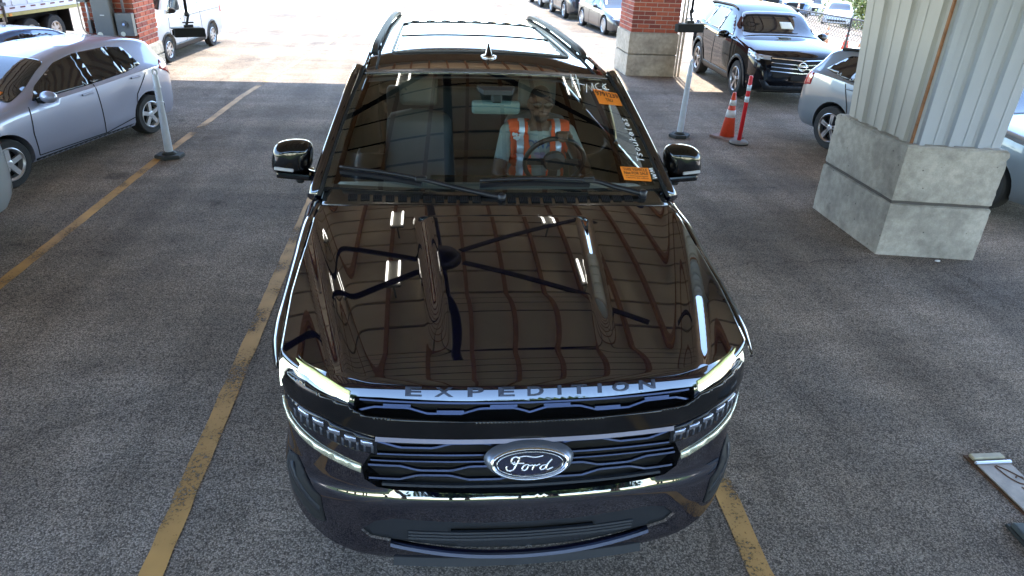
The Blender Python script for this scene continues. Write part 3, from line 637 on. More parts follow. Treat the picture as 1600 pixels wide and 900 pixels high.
# fender tops and body sides
def zsh(y): return ip(y, [.3, .45, .65, 1.0, 1.4, 2.2, 5.2], [1.13, 1.148, 1.175, 1.235, 1.295, 1.31, 1.33])
_Wz = pch([.28, .36, .5, .75, 1.0, 1.15, 1.25, 1.33], [.93, .962, .988, 1.0, .997, .988, .972, .95])
def WX(y, z):
    k = 1.0
    if y > 4.6: k = 1 - .10 * ((y - 4.6) / .7) ** 2
    return _Wz(z) * k
for s_ in (-1, 1):
    def fend(u, v):
        y = lerp(.25, 1.42, u); x0 = hw(y) + .007; z0 = hz(hw(y), y) - .004; q = ss(.25, .62, y)
        xs = planp(sx(.985))[0]; x1 = ip(y, [.25, .3, .4, .5, .66, 1.42], [.935, .955, .980, .990, .988, .985]); z1 = zsh(y) - .02
        t = v * math.pi / 2; return (s_ * (x0 + (x1 - x0) * math.sin(t)), y, z1 + (z0 - z1) * math.cos(t))
    ob('fender_top', grid(fend, 40, 8), PAINT, suv, True, solid=.01)
    def wheel_arc(yc, r, a0=0, a1=180): return [(yc + r * math.cos(R(a)), .38 + r * math.sin(R(a))) for a in np.linspace(a0, a1, 22)]
    top_ = [(y_, zsh(y_) - .02) for y_ in (.66, 1.0, 1.42, 2.2, 3.2, 4.2, 5.0, 5.25)]
    bot_ = [(5.25, .5), (4.7, .42)] + wheel_arc(4.12, .44, -5, 185) + [(3.6, .30), (1.55, .30)] + wheel_arc(1.02, .44, -5, 170) + [(.66, .63)]
    bot_ = [p for p in bot_ if p[0] >= .66]
    sd = ob('body_side', cdt(top_ + bot_, (), .09, lambda y, z: (s_ * WX(y, z), y, z)), PAINT, suv, True, solid=.02)
    for yd in (1.5, 2.62, 3.66):
        V = [(s_ * (WX(yd, z) + .002), yd, z) for z in np.linspace(.34, 1.28, 12)]; ob('door_gap', ribbon(V, .008, (s_, 0, 0), .003), BLACK, sd)
    for yd in (2.4, 3.45):
        ob('door_handle', box(s_ * (WX(yd, 1.12) + .0) - .01, s_ * (WX(yd, 1.12)) + .03 * s_ if s_ > 0 else -(WX(yd, 1.12)) + .01, yd - .11, yd + .06, 1.10, 1.135) if s_ > 0 else box(-(WX(yd, 1.12)) - .03, -(WX(yd, 1.12)) + .01, yd - .11, yd + .06, 1.10, 1.135), CHR, sd)
    # greenhouse side with three windows
    def GX(y, z):
        t = (z - 1.29) / .57; return s_ * (lerp(.950, .740, max(0, min(1, t))) + .02 * math.sin(math.pi * max(0, min(1, t))) - .05 * max(0, (y - 4.5)) ** 2)
    og = [(1.42, 1.275), (1.55, 1.42), (2.26, 1.852), (2.8, 1.87), (4.2, 1.875), (5.0, 1.85), (5.2, 1.31), (3, 1.29), (1.6, 1.275)]
    wins = [rnd([(1.78, 1.34), (1.86, 1.44), (2.36, 1.78), (2.60, 1.80), (2.60, 1.345)], .03), rnd([(2.68, 1.345), (2.68, 1.80), (3.55, 1.81), (3.68, 1.35)], .04), rnd([(3.78, 1.36), (3.66, 1.805), (4.6, 1.79), (4.85, 1.37)], .05)]
    gs = ob('cabin_side', cdt(og, wins, .07, lambda y, z: (GX(y, z), y, z)), GLOSSB, suv, True, solid=.03)
    for wi, wn in enumerate(wins): ob('side_window', cdt(wn, (), .12, lambda y, z: (GX(y, z) - s_ * .008, y, z)), CLG if wi == 0 else SDG, gs, True)
    # A-pillar
    pp = []
    for b_ in np.linspace(-.06, 1.04, 14):
        B = (.893, 1.46, 1.406); T = (.727, 2.224, 1.85); q = 4 * b_ * (1 - b_) * .022
        pp.append((s_ * (lerp(B[0], T[0], b_) + .035), lerp(B[1], T[1], b_) + .02, lerp(B[2], T[2], b_) + q * .6 - .012))
    ob('windshield_pillar', tube(pp, .036, 10), PAINT, suv, True)
    pp2 = [(p[0] - s_ * .030, p[1] - .022, p[2] + .018) for p in pp]; ob('pillar_trim', tube(pp2, .010, 6), BLACK, suv, True)
    # mirror
    mr = ob('mirror', tube([(s_ * .93, 1.74, 1.36), (s_ * 1.02, 1.74, 1.385)], .03, 10), GLOSSB, suv, True)
    def mcap(u, v):
        th = u * 2 * math.pi; ph = (v - .5) * math.pi; c = math.copysign(abs(math.cos(th)) ** .55, math.cos(th)); s2 = math.copysign(abs(math.sin(th)) ** .6, math.sin(th))
        rr = max(0, math.cos(ph)) ** .5; return (s_ * (1.083 + .108 * c * rr - .012 * s2 * rr), 1.745 + .085 * math.sin(ph), 1.485 + .088 * s2 * rr - .012 * c * rr * (1 if c > 0 else 0))
    ob('mirror_housing', grid(mcap, 40, 16), GLOSSB, mr, True)
    ob('mirror_foot', xf(box(-.09, .09, -.075, .07, -.018, .018, .012, 2), Matrix.Translation((s_ * 1.075, 1.745, 1.392)) @ Matrix.Rotation(s_ * -.09, 4, 'Y')), GLOSSB, mr)
    ob('turn_signal', xf(box(-.05, .05, -.006, .006, -.009, .009, .004), Matrix.Translation((s_ * 1.12, 1.664, 1.435)) @ Matrix.Rotation(s_ * -.12, 4, 'Y')), mat('clear_signal', (.5, .5, .52), .2), mr)
    ob('mirror_camera', box(s_ * 1.05 - .02, s_ * 1.05 + .02, 1.70, 1.75, 1.345, 1.38, .008), BLACK, mr)
    # roof rail
    rp = catmull([(s_ * .70, 2.84, 1.872), (s_ * .697, 2.98, 1.892), (s_ * .69, 3.25, 1.902), (s_ * .665, 4.2, 1.910), (s_ * .625, 4.86, 1.902), (s_ * .61, 5.0, 1.880)], 6)
    rl = ob('roof_rail', ribbon(rp, .036, (0, 0, 1), .026), mat('rail_black', (.012, .016, .018), .45), suv)
    for t_ in (.12, .37, .63, .88):
        p = rp[int(t_ * (len(rp) - 1))]; ob('rail_foot', box(p.x - .015, p.x + .015, p.y - .05, p.y + .05, 1.84, p.z - .012), GLOSSB, rl)
# windshield, roof
def WS(a, b, d=0.):
    Bx = Vector((.893 * a, 1.41 + .05 * a * a, 1.394 + .014 * a * a)); T = Vector((.727 * a, 2.16 + .064 * a * a, 1.882 - .032 * a * a))
    k = .022 * 4 * b * (1 - b) + d; return Bx + (T - Bx) * b + k * Vector((.12 * a, -.5, .86))
ob('windshield', grid(lambda u, v: WS(2 * u - 1, lerp(.005, .985, v)), 50, 30), WSG, suv, True, recalc=False)
fr = ob('windshield_frit', merge(grid(lambda u, v: WS(2 * u - 1, lerp(-.01, .035, v), -.008), 40, 3), grid(lambda u, v: WS(lerp(.965, 1.02, u), lerp(-.02, .985, v), -.008), 3, 30), grid(lambda u, v: WS(lerp(-1.02, -.965, u), lerp(-.02, .985, v), -.008), 3, 30)), BLACK, suv, True)
ob('windshield_header', grid(lambda u, v: WS(2 * u - 1, lerp(.975, 1.012, v), .003), 50, 3), mat('header_trim', (.30, .30, .33), .25, metal=.8), suv, True, solid=.006)
_rz = pch([2.08, 2.5, 3.1, 3.9, 4.6, 5.06, 5.2], [1.868, 1.889, 1.905, 1.912, 1.906, 1.888, 1.85])
def rhw(y): return ip(y, [2.1, 2.4, 3.0, 4.0, 5.2], [.735, .745, .75, .735, .67])
def roofz(x, y): return _rz(y) - .042 * (abs(x) / .75) ** 2.4
def roof(u, v):
    a = 2 * u - 1; yf = 2.172 + .066 * a * a; y = lerp(yf, 5.2, v); x = a * rhw(y); return (x, y, roofz(x, y) - .0)
ob('roof', grid(roof, 60, 90), PAINT, suv, True, solid=.03)
def rpart(nm, poly, m_, d, step=.08, par=None, solid=.008): return ob(nm, cdt(poly, (), step, lambda x, y: (x, y, roofz(x, y) + d)), m_, par or suv, True, solid=solid)
sr = rpart('sunroof', rnd([(-.56, 2.76), (.56, 2.76), (.53, 4.16), (-.53, 4.16)], .07, 6), mat('sunroof_glass', (.006, .007, .008), .03, ior=1.75), .005)
V = [(x, y, roofz(x, y) + .006) for x, y in resamp(rnd([(-.585, 2.735), (.585, 2.735), (.55, 4.19), (-.55, 4.19)], .08, 6), .06)]
ob('sunroof_seal', tube(V, .007, 6, True), mat('seal_grey', (.12, .12, .12), .4), sr, True)
ob('sunroof_seam', tube([(x, 3.42, roofz(x, 3.42) + .006) for x in np.linspace(-.54, .54, 12)], .006, 6), BLACK, sr, True)
for i in range(8):
    x = -.455 + i * .13; rpart('roof_rib', rnd([(x - .035, 4.28), (x + .035, 4.28), (x + .031, 5.02), (x - .031, 5.02)], .02), PAINT, .009, .1)
for s_ in (-1, 1):
    ob('roof_ditch', tube([(s_ * (rhw(y) - .085 + .0 * y), y, roofz(rhw(y) - .085, y) + .002) for y in np.linspace(2.26, 5.1, 20)], .008, 6), BLACK, suv, True)
# shark fin antenna
def fin(u, v):
    t = u * 2 * math.pi; h = v; L_ = lerp(.085, .012, h ** .8); W_ = lerp(.036, .005, h ** .6); yc = 2.60 + .05 * h
    return (.03 + W_ * math.cos(t), yc + L_ * math.sin(t), roofz(0, 2.6) + .072 * h)
ob('antenna_fin', grid(fin, 20, 10), GLOSSB, suv, True)
ob('antenna_base', xf(lathe([(.001, .012), (.045, .008), (.052, 0)], 20), Matrix.Translation((.03, 2.6, roofz(0, 2.6))) @ Matrix.Diagonal((1, 1.7, 1, 1))), CHR, suv, True)
# tail
def tail(u, v):
    a = 2 * u - 1; z = lerp(.45, 1.86, v); hwid = (WX(5.2, min(z, 1.3)) if z < 1.3 else lerp(.88, .66, (z - 1.3) / .56)); y = 5.25 + .05 * (1 - a * a) - max(0, z - 1.25) * .18; return (a * hwid, y, z)
tl = ob('tailgate', grid(tail, 24, 24), PAINT, suv, True, solid=.02)
ob('rear_window', grid(lambda u, v: (lerp(-.62, .62, u), 5.315 - (lerp(1.36, 1.78, v) - 1.25) * .18 - .05 * (2 * u - 1) ** 2, lerp(1.36, 1.78, v)), 10, 6), SDG, tl, True)
# cowl with vents, wipers
ob('cowl_panel', grid(lambda u, v: ((2 * u - 1) * .885, lerp(1.278 + .05 * (2 * u - 1) ** 2, 1.435 + .05 * (2 * u - 1) ** 2, v), lerp(1.366, 1.404, v)), 40, 6), mat('cowl_gloss', (.012, .012, .012), .12, ior=2.2), suv, True, solid=.01)
for i in range(11):
    for s0, x0 in ((0, -.74), (1, .06)):
        x = x0 + i * .062; yv = 1.345 + .05 * (x / .885) ** 2; mt = Matrix.Translation((x, yv, 1.366 + .038 * (yv - 1.278 - .05 * (x / .885) ** 2) / .157 + .002)) @ Matrix.Rotation(math.atan2(.038, .157), 4, 'X')
        vg = ob('cowl_vent', xf(box(-.022, .022, -.024, .024, 0, .003), mt), BLACK, suv)
        ob('vent_louvre', xf(merge(*[box(-.018 + k * .009, -.014 + k * .009, -.022, .022, .003, .006) for k in range(5)]), mt), PLAST, vg)
WIP = mat('wiper_black', (.012, .013, .017), .35)
for pa in ([(-.925, .125), (-.67, .10), (-.445, .062), (-.22, .005), (.012, -.05)], [(-.11, .062), (.195, .078), (.545, .058), (.69, .006), (.845, -.05)]):
    pts = [WS(a, b, .03) for a, b in pa]; cv = catmull(pts, 6)
    wp = ob('wiper', tube(cv, [.008 + .008 * i / len(cv) for i in range(len(cv))], 8), WIP, suv, True)
    bp_ = [WS(a, b - .018, .012) for a, b in pa[:3]]; ob('wiper_blade', ribbon(catmull(bp_, 6), .016, (0, -.5, .86), .022), WIP, wp)
    p0 = cv[0].lerp(cv[12], .99); ob('wiper_joint', box(p0.x - .03, p0.x + .03, p0.y - .014, p0.y + .014, p0.z - .012, p0.z + .016, .006), WIP, wp)
    pe = cv[-1]; ob('wiper_pivot', xf(lathe([(.022, -.03), (.022, .015), (.012, .022)], 14), Matrix.Translation(pe)), WIP, wp, True)
# stickers and grease-pencil writing on the glass
ORG = mat('orange_paper', (.85, .24, .02), .7)
INK = mat('black_ink', (.02, .01, .01), .8); WH = mat('white_marker', (.85, .87, .88), .6)
def quad(c, u, v):
    a = [lerp(c[0][k], c[1][k], u) for k in (0, 1)]; b = [lerp(c[3][k], c[2][k], u) for k in (0, 1)]; return [lerp(a[k], b[k], v) for k in (0, 1)]
def notice(c, lines):
    o = ob('paper_notice', grid(lambda u, v: WS(*quad(c, u, v), .005), 8, 6), ORG, suv, solid=.001)
    for s, cy, h, wd in lines:
        tv, tf = text2d(s, 1, .01); xs = [v[0] for v in tv]; ys = [v[1] for v in tv]; wx = max(xs) - min(xs); hy = max(ys) - min(ys); mx_ = (max(xs) + min(xs)) / 2; my = (max(ys) + min(ys)) / 2
        ob('print', ([tuple(WS(*quad(c, .5 + (v[0] - mx_) / wx * wd, cy - (v[1] - my) / hy * h), .0075)) for v in tv], tf), INK, o)
notice([(.80, .855), (.985, .815), (.975, .69), (.80, .705)], [('9791239', .30, .34, .92), ('TRU', .70, .22, .3)])
notice([(.775, .175), (.955, .155), (.945, .055), (.775, .075)], [('THIS VEHICLE', .20, .2, .86), ('Not FOR SALE', .47, .2, .86), ('or demonstration', .68, .08, .8), ('return to office', .82, .08, .8)])
def script(strokes, wid=.006, smooth_=True):
    L_ = []
    for st in strokes:
        pts = catmull([(a, b, 0) for a, b in st], 4) if smooth_ and len(st) > 2 else [Vector((a, b, 0)) for a, b in st]
        L_.append(ribbon([WS(p.x, p.y, .006) for p in pts], wid, (0, -.5, .86), .001))
    return ob('marker_writing', merge(*L_), WH, suv)
script([[(.665, .99), (.64, .86)], [(.705, .99), (.69, .87)], [(.645, .95), (.715, .94)], [(.705, .935), (.685, .82)], [(.675, .90), (.745, .885)]])
script([[(.735, .81), (.765, .90), (.785, .83), (.815, .91), (.81, .845)]], smooth_=False)
script([[(.875, .915), (.835, .89), (.835, .85), (.87, .845)], [(.935, .91), (.895, .885), (.89, .86), (.935, .85)]])
def along(chars, a0, b0, a1, b1, h):
    out_ = []; n = len(chars)
    for i, stks in enumerate(chars):
        for st in stks:
            out_.append([(lerp(a0, a1, (i + p * .8) / n) - q * h, lerp(b0, b1, (i + p * .8) / n) + q * .012) for p, q in st])
    return out_
T_ = [[(0, 1), (1, 1)], [(.5, 1), (.5, 0)]]; s__ = [[(.9, .55), (.5, .65), (.2, .45), (.7, .25), (.5, .02), (.1, .1)]]; o__ = [[(.5, .6), (.15, .3), (.5, 0), (.85, .3), (.5, .6)]]; u__ = [[(.1, .6), (.15, .1), (.6, .05), (.8, .6), (.9, 0)]]
k__ = [[(.15, 1), (.15, 0)], [(.8, .6), (.2, .3), (.85, 0)]]; a__ = [[(.8, .5), (.4, .6), (.15, .25), (.5, 0), (.8, .5), (.95, 0)]]; l__ = [[(.4, 1), (.4, .1), (.7, 0)]]; w__ = [[(.0, .6), (.2, 0), (.45, .5), (.7, 0), (.95, .6)]]; m__ = [[(.05, 0), (.15, .6), (.45, .1), (.6, .6), (.9, 0)]]
script(along([T_, s__, o__, u__, k__, a__, l__, a__, s__], .95, .20, .955, .58, .045), .0044)
script(along([w__, m__], .985, .07, .985, .165, .045), .0044)

# wheels (tyre, rim with spokes)
def lathe_open(*a):
    V, F = lathe(*a); return V, F[:-2]
def wheel_parts(rt, rr, wd, spokes, split=False):
    ty = lathe_open([(rr, -wd * .5), (rt * .93, -wd * .5), (rt * .985, -wd * .42), (rt, -wd * .25), (rt, wd * .25), (rt * .985, wd * .42), (rt * .93, wd * .5), (rr, wd * .5)], 36, 'x')
    L_ = [lathe([(rr + .004, wd * .47), (rr - .012, wd * .52), (rr - .03, wd * .42), (rr - .035, wd * .1)], 36, 'x'), lathe([(.05, wd * .2), (.06, wd * .40), (.035, wd * .46)], 14, 'x')]
    L_[0] = (L_[0][0], L_[0][1][:-2])
    for i in range(spokes):
        for k in ((-.10, .10) if split else (0,)):
            a = 2 * math.pi * i / spokes; sp = box(wd * .27, wd * .43, -.020, .020, .045, rr - .015) if split else box(wd * .27, wd * .43, -.032, .032, .045, rr - .015)
            L_.append(xf(sp, Matrix.Rotation(a + k, 4, 'X')))
    return ty, merge(*L_), lathe([(rr - .01, 0), (rr - .01, .012)], 30, 'x')
WP = {}
def add_wheel(parent, x, y, rt, rr, wd, spokes, side, split=False, rm=None):
    key = (rt, rr, wd, spokes, split, rm.name if rm else 0)
    if key not in WP:
        a, b, c_ = wheel_parts(rt, rr, wd, spokes, split); WP[key] = [mesh('tyre', *a, RUB, True), mesh('rim', *b, rm or ALLOY), mesh('brake_disc', *c_, BLACK)]
        WP[key][0].set_sharp_from_angle(angle=R(40))
    e = bpy.data.objects.new('wheel', None); C.objects.link(e); e.parent = parent; e.location = (x, y, rt); e.empty_display_size = .1
    if side < 0: e.rotation_euler = (0, 0, math.pi)
    for me in WP[key]:
        o = bpy.data.objects.new(me.name.split('.')[0], me); C.objects.link(o); o.parent = e
    return e
for s_ in (-1, 1):
    for yw in (1.02, 4.12): add_wheel(suv, s_ * .86, yw, .40, .27, .26, 6, s_, True)
    for yw in (1.02, 4.12): ob('wheel_well', xf(lathe([(.46, -.02), (.46, .0)], 24, 'x'), Matrix.Translation((s_ * .68, yw, .40))), BLACK, suv)
ob('underbody', merge(box(-.92, .92, .45, 5.15, .28, .34), box(-.66, .66, .3, 1.5, .34, 1.0), box(-.9, .9, 1.55, 3.55, .34, .5)), BLACK, suv)
# cabin
INT = mat('dark_cabin', (.025, .03, .03), .6); SEAT = mat('grey_seat_leather', (.085, .095, .092), .5, var=.15, vscale=5)
def dash(u, v):
    x = lerp(-.86, .86, u); t = v * math.pi * .5; return (x, lerp(1.46, 2.02, math.sin(t)), 1.345 - .10 * (1 - math.cos(t)) * 1.4 + .02 * math.exp(-((x - .4) / .22) ** 2) * math.sin(t * 2))
ds = ob('dashboard', grid(dash, 40, 14), mat('dash_vinyl', (.10, .125, .12), .55), suv, True, solid=.02)
ob('dash_front', box(-.86, .86, 1.98, 2.03, .85, 1.21, .015), INT, ds)
ob('screen', box(-.35, .62, 1.90, 1.92, 1.24, 1.33, .006), GLOSSB, ds)
def cushion(x0, x1, y0, y1, z0, z1, b=.05): return box(x0, x1, y0, y1, z0, z1, b, 3)
def seat(cx, cy):
    st = ob('seat', cushion(cx - .26, cx + .26, cy - .5, cy + .02, .72, .90), SEAT, suv, True)
    def sb(u, v):
        th = u * 2 * math.pi; z = v; wv = .27 * (1 - .18 * z) ; c = math.copysign(abs(math.cos(th)) ** .5, math.cos(th)); s2 = math.copysign(abs(math.sin(th)) ** .6, math.sin(th)); k = math.sin(min(1, (1 - z) * 9 + .15) * math.pi / 2)
        return (cx + wv * c * k, cy + .16 * z + .075 * s2 * k * (1 + .35 * abs(c)), .84 + .62 * z)
    ob('seat_back', grid(sb, 36, 16), SEAT, st, True)
    ob('headrest', xf(cushion(-.135, .135, -.05, .05, -.10, .10, .04), Matrix.Translation((cx, cy + .17, 1.585)) @ Matrix.Rotation(-.1, 4, 'X')), SEAT, st, True)
seat(-.42, 2.86); seat(.42, 2.86)
ob('rear_bench', merge(cushion(-.7, .7, 3.5, 4.0, .72, .9), cushion(-.7, .7, 3.95, 4.1, .85, 1.42)), SEAT, suv, True)
ob('console', box(-.13, .13, 2.05, 3.0, .5, .98, .03, 2), INT, suv)
rvm = ob('rearview_mirror', xf(cushion(-.14, .14, -.015, .015, -.038, .038, .02), Matrix.Translation((.03, 2.03, 1.70))), mat('mirror_back', (.10, .16, .16), .3), suv, True)
ob('mirror_mount', merge(box(.0, .06, 1.97, 2.05, 1.735, 1.79, .01), prism([(-.05, 1.93), (.11, 1.93), (.14, 2.06), (-.08, 2.06)], 1.79, 1.815)), INT, rvm)
ob('headliner', grid(lambda u, v: ((2 * u - 1) * .70, lerp(2.2, 5.0, v), roofz((2 * u - 1) * .70, lerp(2.2, 5.0, v)) - .045), 8, 10), mat('headliner_grey', (.25, .25, .24), .8), suv, True)
# steering wheel
sw = bpy.data.objects.new('steering_wheel', None); C.objects.link(sw); sw.parent = suv; sw.location = (.45, 2.32, 1.29); sw.rotation_euler = (R(114), 0, 0)
ring = [(.192 * math.cos(2 * math.pi * i / 40), .192 * math.sin(2 * math.pi * i / 40), 0) for i in range(40)]
ob('wheel_rim', tube(ring, .0155, 8, True), mat('wheel_leather', (.018, .018, .018), .45), sw, True)
ob('wheel_hub', merge(lathe([(.07, -.03), (.075, 0), (.05, .02)], 20), box(-.18, .18, -.02, .02, -.012, .006), box(-.03, .03, -.18, 0, -.012, .006)), INT, sw)
# ------------------------------------------------------------------ the driver
def ball(c, r, sc=(1, 1, 1), n=16):
    return [(c[0] + r * sc[0] * math.cos(2 * math.pi * i / n) * math.sin(math.pi * j / n), c[1] + r * sc[1] * math.sin(2 * math.pi * i / n) * math.sin(math.pi * j / n), c[2] + r * sc[2] * math.cos(math.pi * j / n)) for j in range(n + 1) for i in range(n)], \
        [(j * n + i, j * n + (i + 1) % n, (j + 1) * n + (i + 1) % n, (j + 1) * n + i) for j in range(n) for i in range(n)]
def capsule(a, b, ra, rb, k=5):
    a = Vector(a); b = Vector(b); d = (b - a).normalized(); P = []; Rr = []
    for i in range(k): t = math.pi / 2 * (1 - i / k); P.append(a - d * ra * math.sin(t)); Rr.append(max(.001, ra * math.cos(t)))
    P.append(a); Rr.append(ra); P.append(b); Rr.append(rb)
    for i in range(1, k + 1): t = math.pi / 2 * i / k; P.append(b + d * rb * math.sin(t)); Rr.append(max(.001, rb * math.cos(t)))
    return tube(P, Rr, 12)
DX = .40
SKIN = mat('brown_skin', (.10, .055, .036), .5); SHIRT = mat('sage_grey_cotton', (.30, .36, .32), .85, var=.15, vscale=14); JEAN = mat('dark_trousers', (.03, .035, .05), .8)
drv = thing('person', 'driver in orange safety vest and grey shirt behind the SUV steering wheel', 'person', (0, 0, 0))
S = []
def tors(z, wx, wy, yc): S.append(ball((DX, yc, z), 1, (wx, wy, .085)))
for z, wx, wy, yc in ((.90, .19, .14, 2.68), (1.0, .18, .135, 2.70), (1.10, .185, .13, 2.72), (1.20, .20, .13, 2.735), (1.28, .205, .125, 2.745), (1.35, .18, .10, 2.755)): tors(z, wx, wy, yc)
S += [capsule((DX - .17, 2.75, 1.385), (DX + .17, 2.75, 1.385), .068, .068), capsule((DX, 2.75, 1.38), (DX, 2.72, 1.50), .062, .055)]
HC = Vector((DX - .005, 2.69, 1.585))
S += [ball(HC, 1, (.076, .098, .112)), ball(HC + Vector((0, -.03, -.055)), 1, (.058, .066, .066)), capsule(HC + Vector((0, -.092, .018)), HC + Vector((0, -.110, -.022)), .010, .017),
      ball(HC + Vector((0, -.078, -.088)), 1, (.034, .026, .024)), capsule(HC + Vector((-.045, -.082, .028)), HC + Vector((.045, -.082, .028)), .016, .016), capsule(HC + Vector((-.022, -.092, -.055)), HC + Vector((.022, -.092, -.055)), .010, .010)]
for s_ in (-1, 1): S.append(ball(HC + Vector((s_ * .079, .008, -.005)), 1, (.012, .022, .032)))
armL = [(DX + .205, 2.75, 1.375), (.715, 2.58, 1.17), (.535, 2.325, 1.44)]; armR = [(DX - .205, 2.75, 1.375), (.115, 2.60, 1.13), (.26, 2.36, 1.05)]
for A in (armL, armR): S += [capsule(A[0], A[1], .062, .048), capsule(A[1], A[2], .046, .030)]
for s_ in (-1, 1): S += [capsule((DX + s_ * .10, 2.66, .90), (DX + s_ * .14, 2.22, .95), .085, .062), capsule((DX + s_ * .14, 2.22, .95), (DX + s_ * .12, 2.05, .55), .058, .042), capsule((DX + s_ * .12, 2.05, .52), (DX + s_ * .12, 1.88, .50), .042, .034)]
def hand(w_, palm, across, curl, thumb):
    """palm from wrist to knuckles, four fingers fanned along across and curled towards curl, thumb from the side of the palm"""
    w_ = Vector(w_); palm = Vector(palm); ac = Vector(across).normalized(); cu = Vector(curl).normalized(); k = w_ + palm; pd = palm.normalized(); L_ = []
    for i in range(4): L_.append(capsule(w_ + ac * (i - 1.5) * .012, k + ac * (i - 1.5) * .021, .014, .0125))
    for i, ln in enumerate((.075, .086, .080, .062)):
        a = k + ac * (i - 1.5) * .022; b = a + (pd * .75 + cu * .66).normalized() * ln * .42; c = b + (pd * .0 + cu * 1.).normalized() * ln * .34; d = c + (-pd * .6 + cu * .6).normalized() * ln * .28
        L_ += [capsule(a, b, .0105, .0098), capsule(b, c, .0098, .009), capsule(c, d, .009, .008)]
    t0 = w_ + palm * .3 - ac * .030; t1 = t0 + (Vector(thumb).normalized()) * .04; L_ += [capsule(t0, t1, .014, .0115), capsule(t1, t1 + (Vector(thumb).normalized() + pd * .5).normalized() * .032, .0115, .009)]
    return L_
S += hand((.525, 2.305, 1.455), (-.04, -.05, .045), (-.75, .35, -.1), (-.2, -.6, -.75), (-.8, .1, -.3))
S += hand((.265, 2.345, 1.05), (.03, -.07, -.01), (1, .3, 0), (.1, -.1, -1), (-.2, -.9, .2))
body = ob('body', merge(*S), SKIN, drv)
md = body.modifiers.new('r', 'REMESH'); md.mode = 'VOXEL'; md.voxel_size = .0075; md2 = body.modifiers.new('s', 'SMOOTH'); md2.factor = .5; md2.iterations = 3
baked(body); body.data.shade_smooth(); body.data.materials.clear()
for m_ in (SKIN, SHIRT, JEAN): body.data.materials.append(m_)
def seg_t(p, a, b): a = Vector(a); b = Vector(b); return (p - a).dot(b - a) / (b - a).length_squared
def torso_zone(c): return .86 < c.z < 1.47 and abs(c.x - DX) < .215 and c.y > 2.52
for f in body.data.polygons:
    c = f.center; mi = 0
    if c.z < .97 and c.y < 2.9 and not (abs(c.x - .28) < .07 and c.y < 2.42 and c.z > 1.0): mi = 2
    if c.z >= .93 and c.y > 2.52 and c.z < 1.435 + .03 * (abs(c.x - DX) < .0): mi = 1
    if c.z > 1.40 and math.hypot(c.x - DX, c.y - 2.74) < .085: mi = 0
    for A in (armL, armR):
        t_ = seg_t(c, A[0], A[1]); q = Vector(A[0]).lerp(Vector(A[1]), max(0, min(1, t_)))
        if (c - q).length < .09 and abs(c.x - DX) > .2: mi = 1 if t_ < .72 else 0
    f.material_index = mi
def shell(name, test, off, m_, th=.006):
    me = body.data; vid = {}; V = []; F = []
    for f in me.polygons:
        if not test(f.center, f.normal): continue
        q = []
        for i in f.vertices:
            if i not in vid: v = me.vertices[i]; vid[i] = len(V); V.append(tuple(v.co + v.normal * off))
            q.append(vid[i])
        F.append(tuple(q))
    return ob(name, (V, F), m_, drv, True, solid=th, recalc=False)
ORV = mat('orange_vest_mesh', (.85, .10, .018), .75); REF = mat('silver_reflective_tape', (.62, .70, .75), .3, metal=.3)
def vest(c, n): return .98 < c.z < 1.46 and abs(c.x - DX) < .205 and c.y > 2.5 and (n.y > .1 or abs(c.x - DX) > .035 + .045 * max(0, (c.z - 1.0)) / .4) and math.hypot(c.x - DX, c.y - 2.74) > .078
shell('safety_vest', vest, .014, ORV)
shell('reflective_tape', lambda c, n: vest(c, n) and abs(abs(c.x - DX) - .125) < .02, .018, REF, .004)
HAIR = mat('black_hair', (.008, .007, .007), .7)
shell('hair', lambda c, n: (c.z > HC.z + .048 - .55 * (c.y - HC.y) * (c.y > HC.y)) and c.z > HC.z - .03 and (c - HC).length < .16 and not (c.y < HC.y - .06 and c.z < HC.z + .06), .007, HAIR, .006)
shell('beard', lambda c, n: c.z < HC.z - .058 and c.z > HC.z - .125 and c.y < HC.y - .05 and abs(c.x - HC.x) < .05 and not (abs(c.x - HC.x) < .024 and HC.z - .07 < c.z < HC.z - .045), .004, HAIR, .003)
sg = ob('sunglasses', merge(*[ball(HC + Vector((s_ * .035, -.110, .012)), 1, (.031, .011, .024), 12) for s_ in (-1, 1)], tube([HC + Vector((-.015, -.116, .018)), HC + Vector((.015, -.116, .018))], .0035, 6), *[tube([HC + Vector((s_ * .060, -.106, .016)), HC + Vector((s_ * .083, -.03, .012)), HC + Vector((s_ * .082, .02, .004))], .0028, 6) for s_ in (-1, 1)]), mat('amber_mirror_lens', (.012, .009, .006), .3, ior=1.5), drv, True)
tv, tf = text2d('OWA', .07, .001)
bv = BVHTree.FromObject(body, bpy.context.evaluated_depsgraph_get())
def chest(x, z, d=.004):
    h = bv.ray_cast(Vector((x, 2.0, z)), Vector((0, 1, 0))); return tuple((h[0] if h[0] else Vector((x, 2.6, z))) + Vector((0, -d, 0)))
ob('shirt_print', ([chest(DX + v[0], 1.315 + v[1]) for v in tv], tf), mat('blue_print', (.04, .12, .26), .8), drv)
hp = [(DX - .0 + .04 * math.sin(t) ** 3, 1.245 + .035 * (13 * math.cos(t) - 5 * math.cos(2 * t) - 2 * math.cos(3 * t) - math.cos(4 * t)) / 16) for t in np.linspace(0, 2 * math.pi, 28)[:-1]]
ob('heart_print', cdt(hp, (), .03, lambda x, z: chest(x, z)), mat('mauve_print', (.32, .26, .34), .8), drv)
sh_ = [ball((DX - .155 + random.uniform(-.03, .03), chest(DX - .15, 1.36)[1] - .03, 1.365 + random.uniform(-.028, .028)), random.uniform(.006, .011), n=6) for _ in range(16)]
ob('badge_cluster', merge(*sh_), mat('white_beads', (.7, .72, .7), .3), drv)
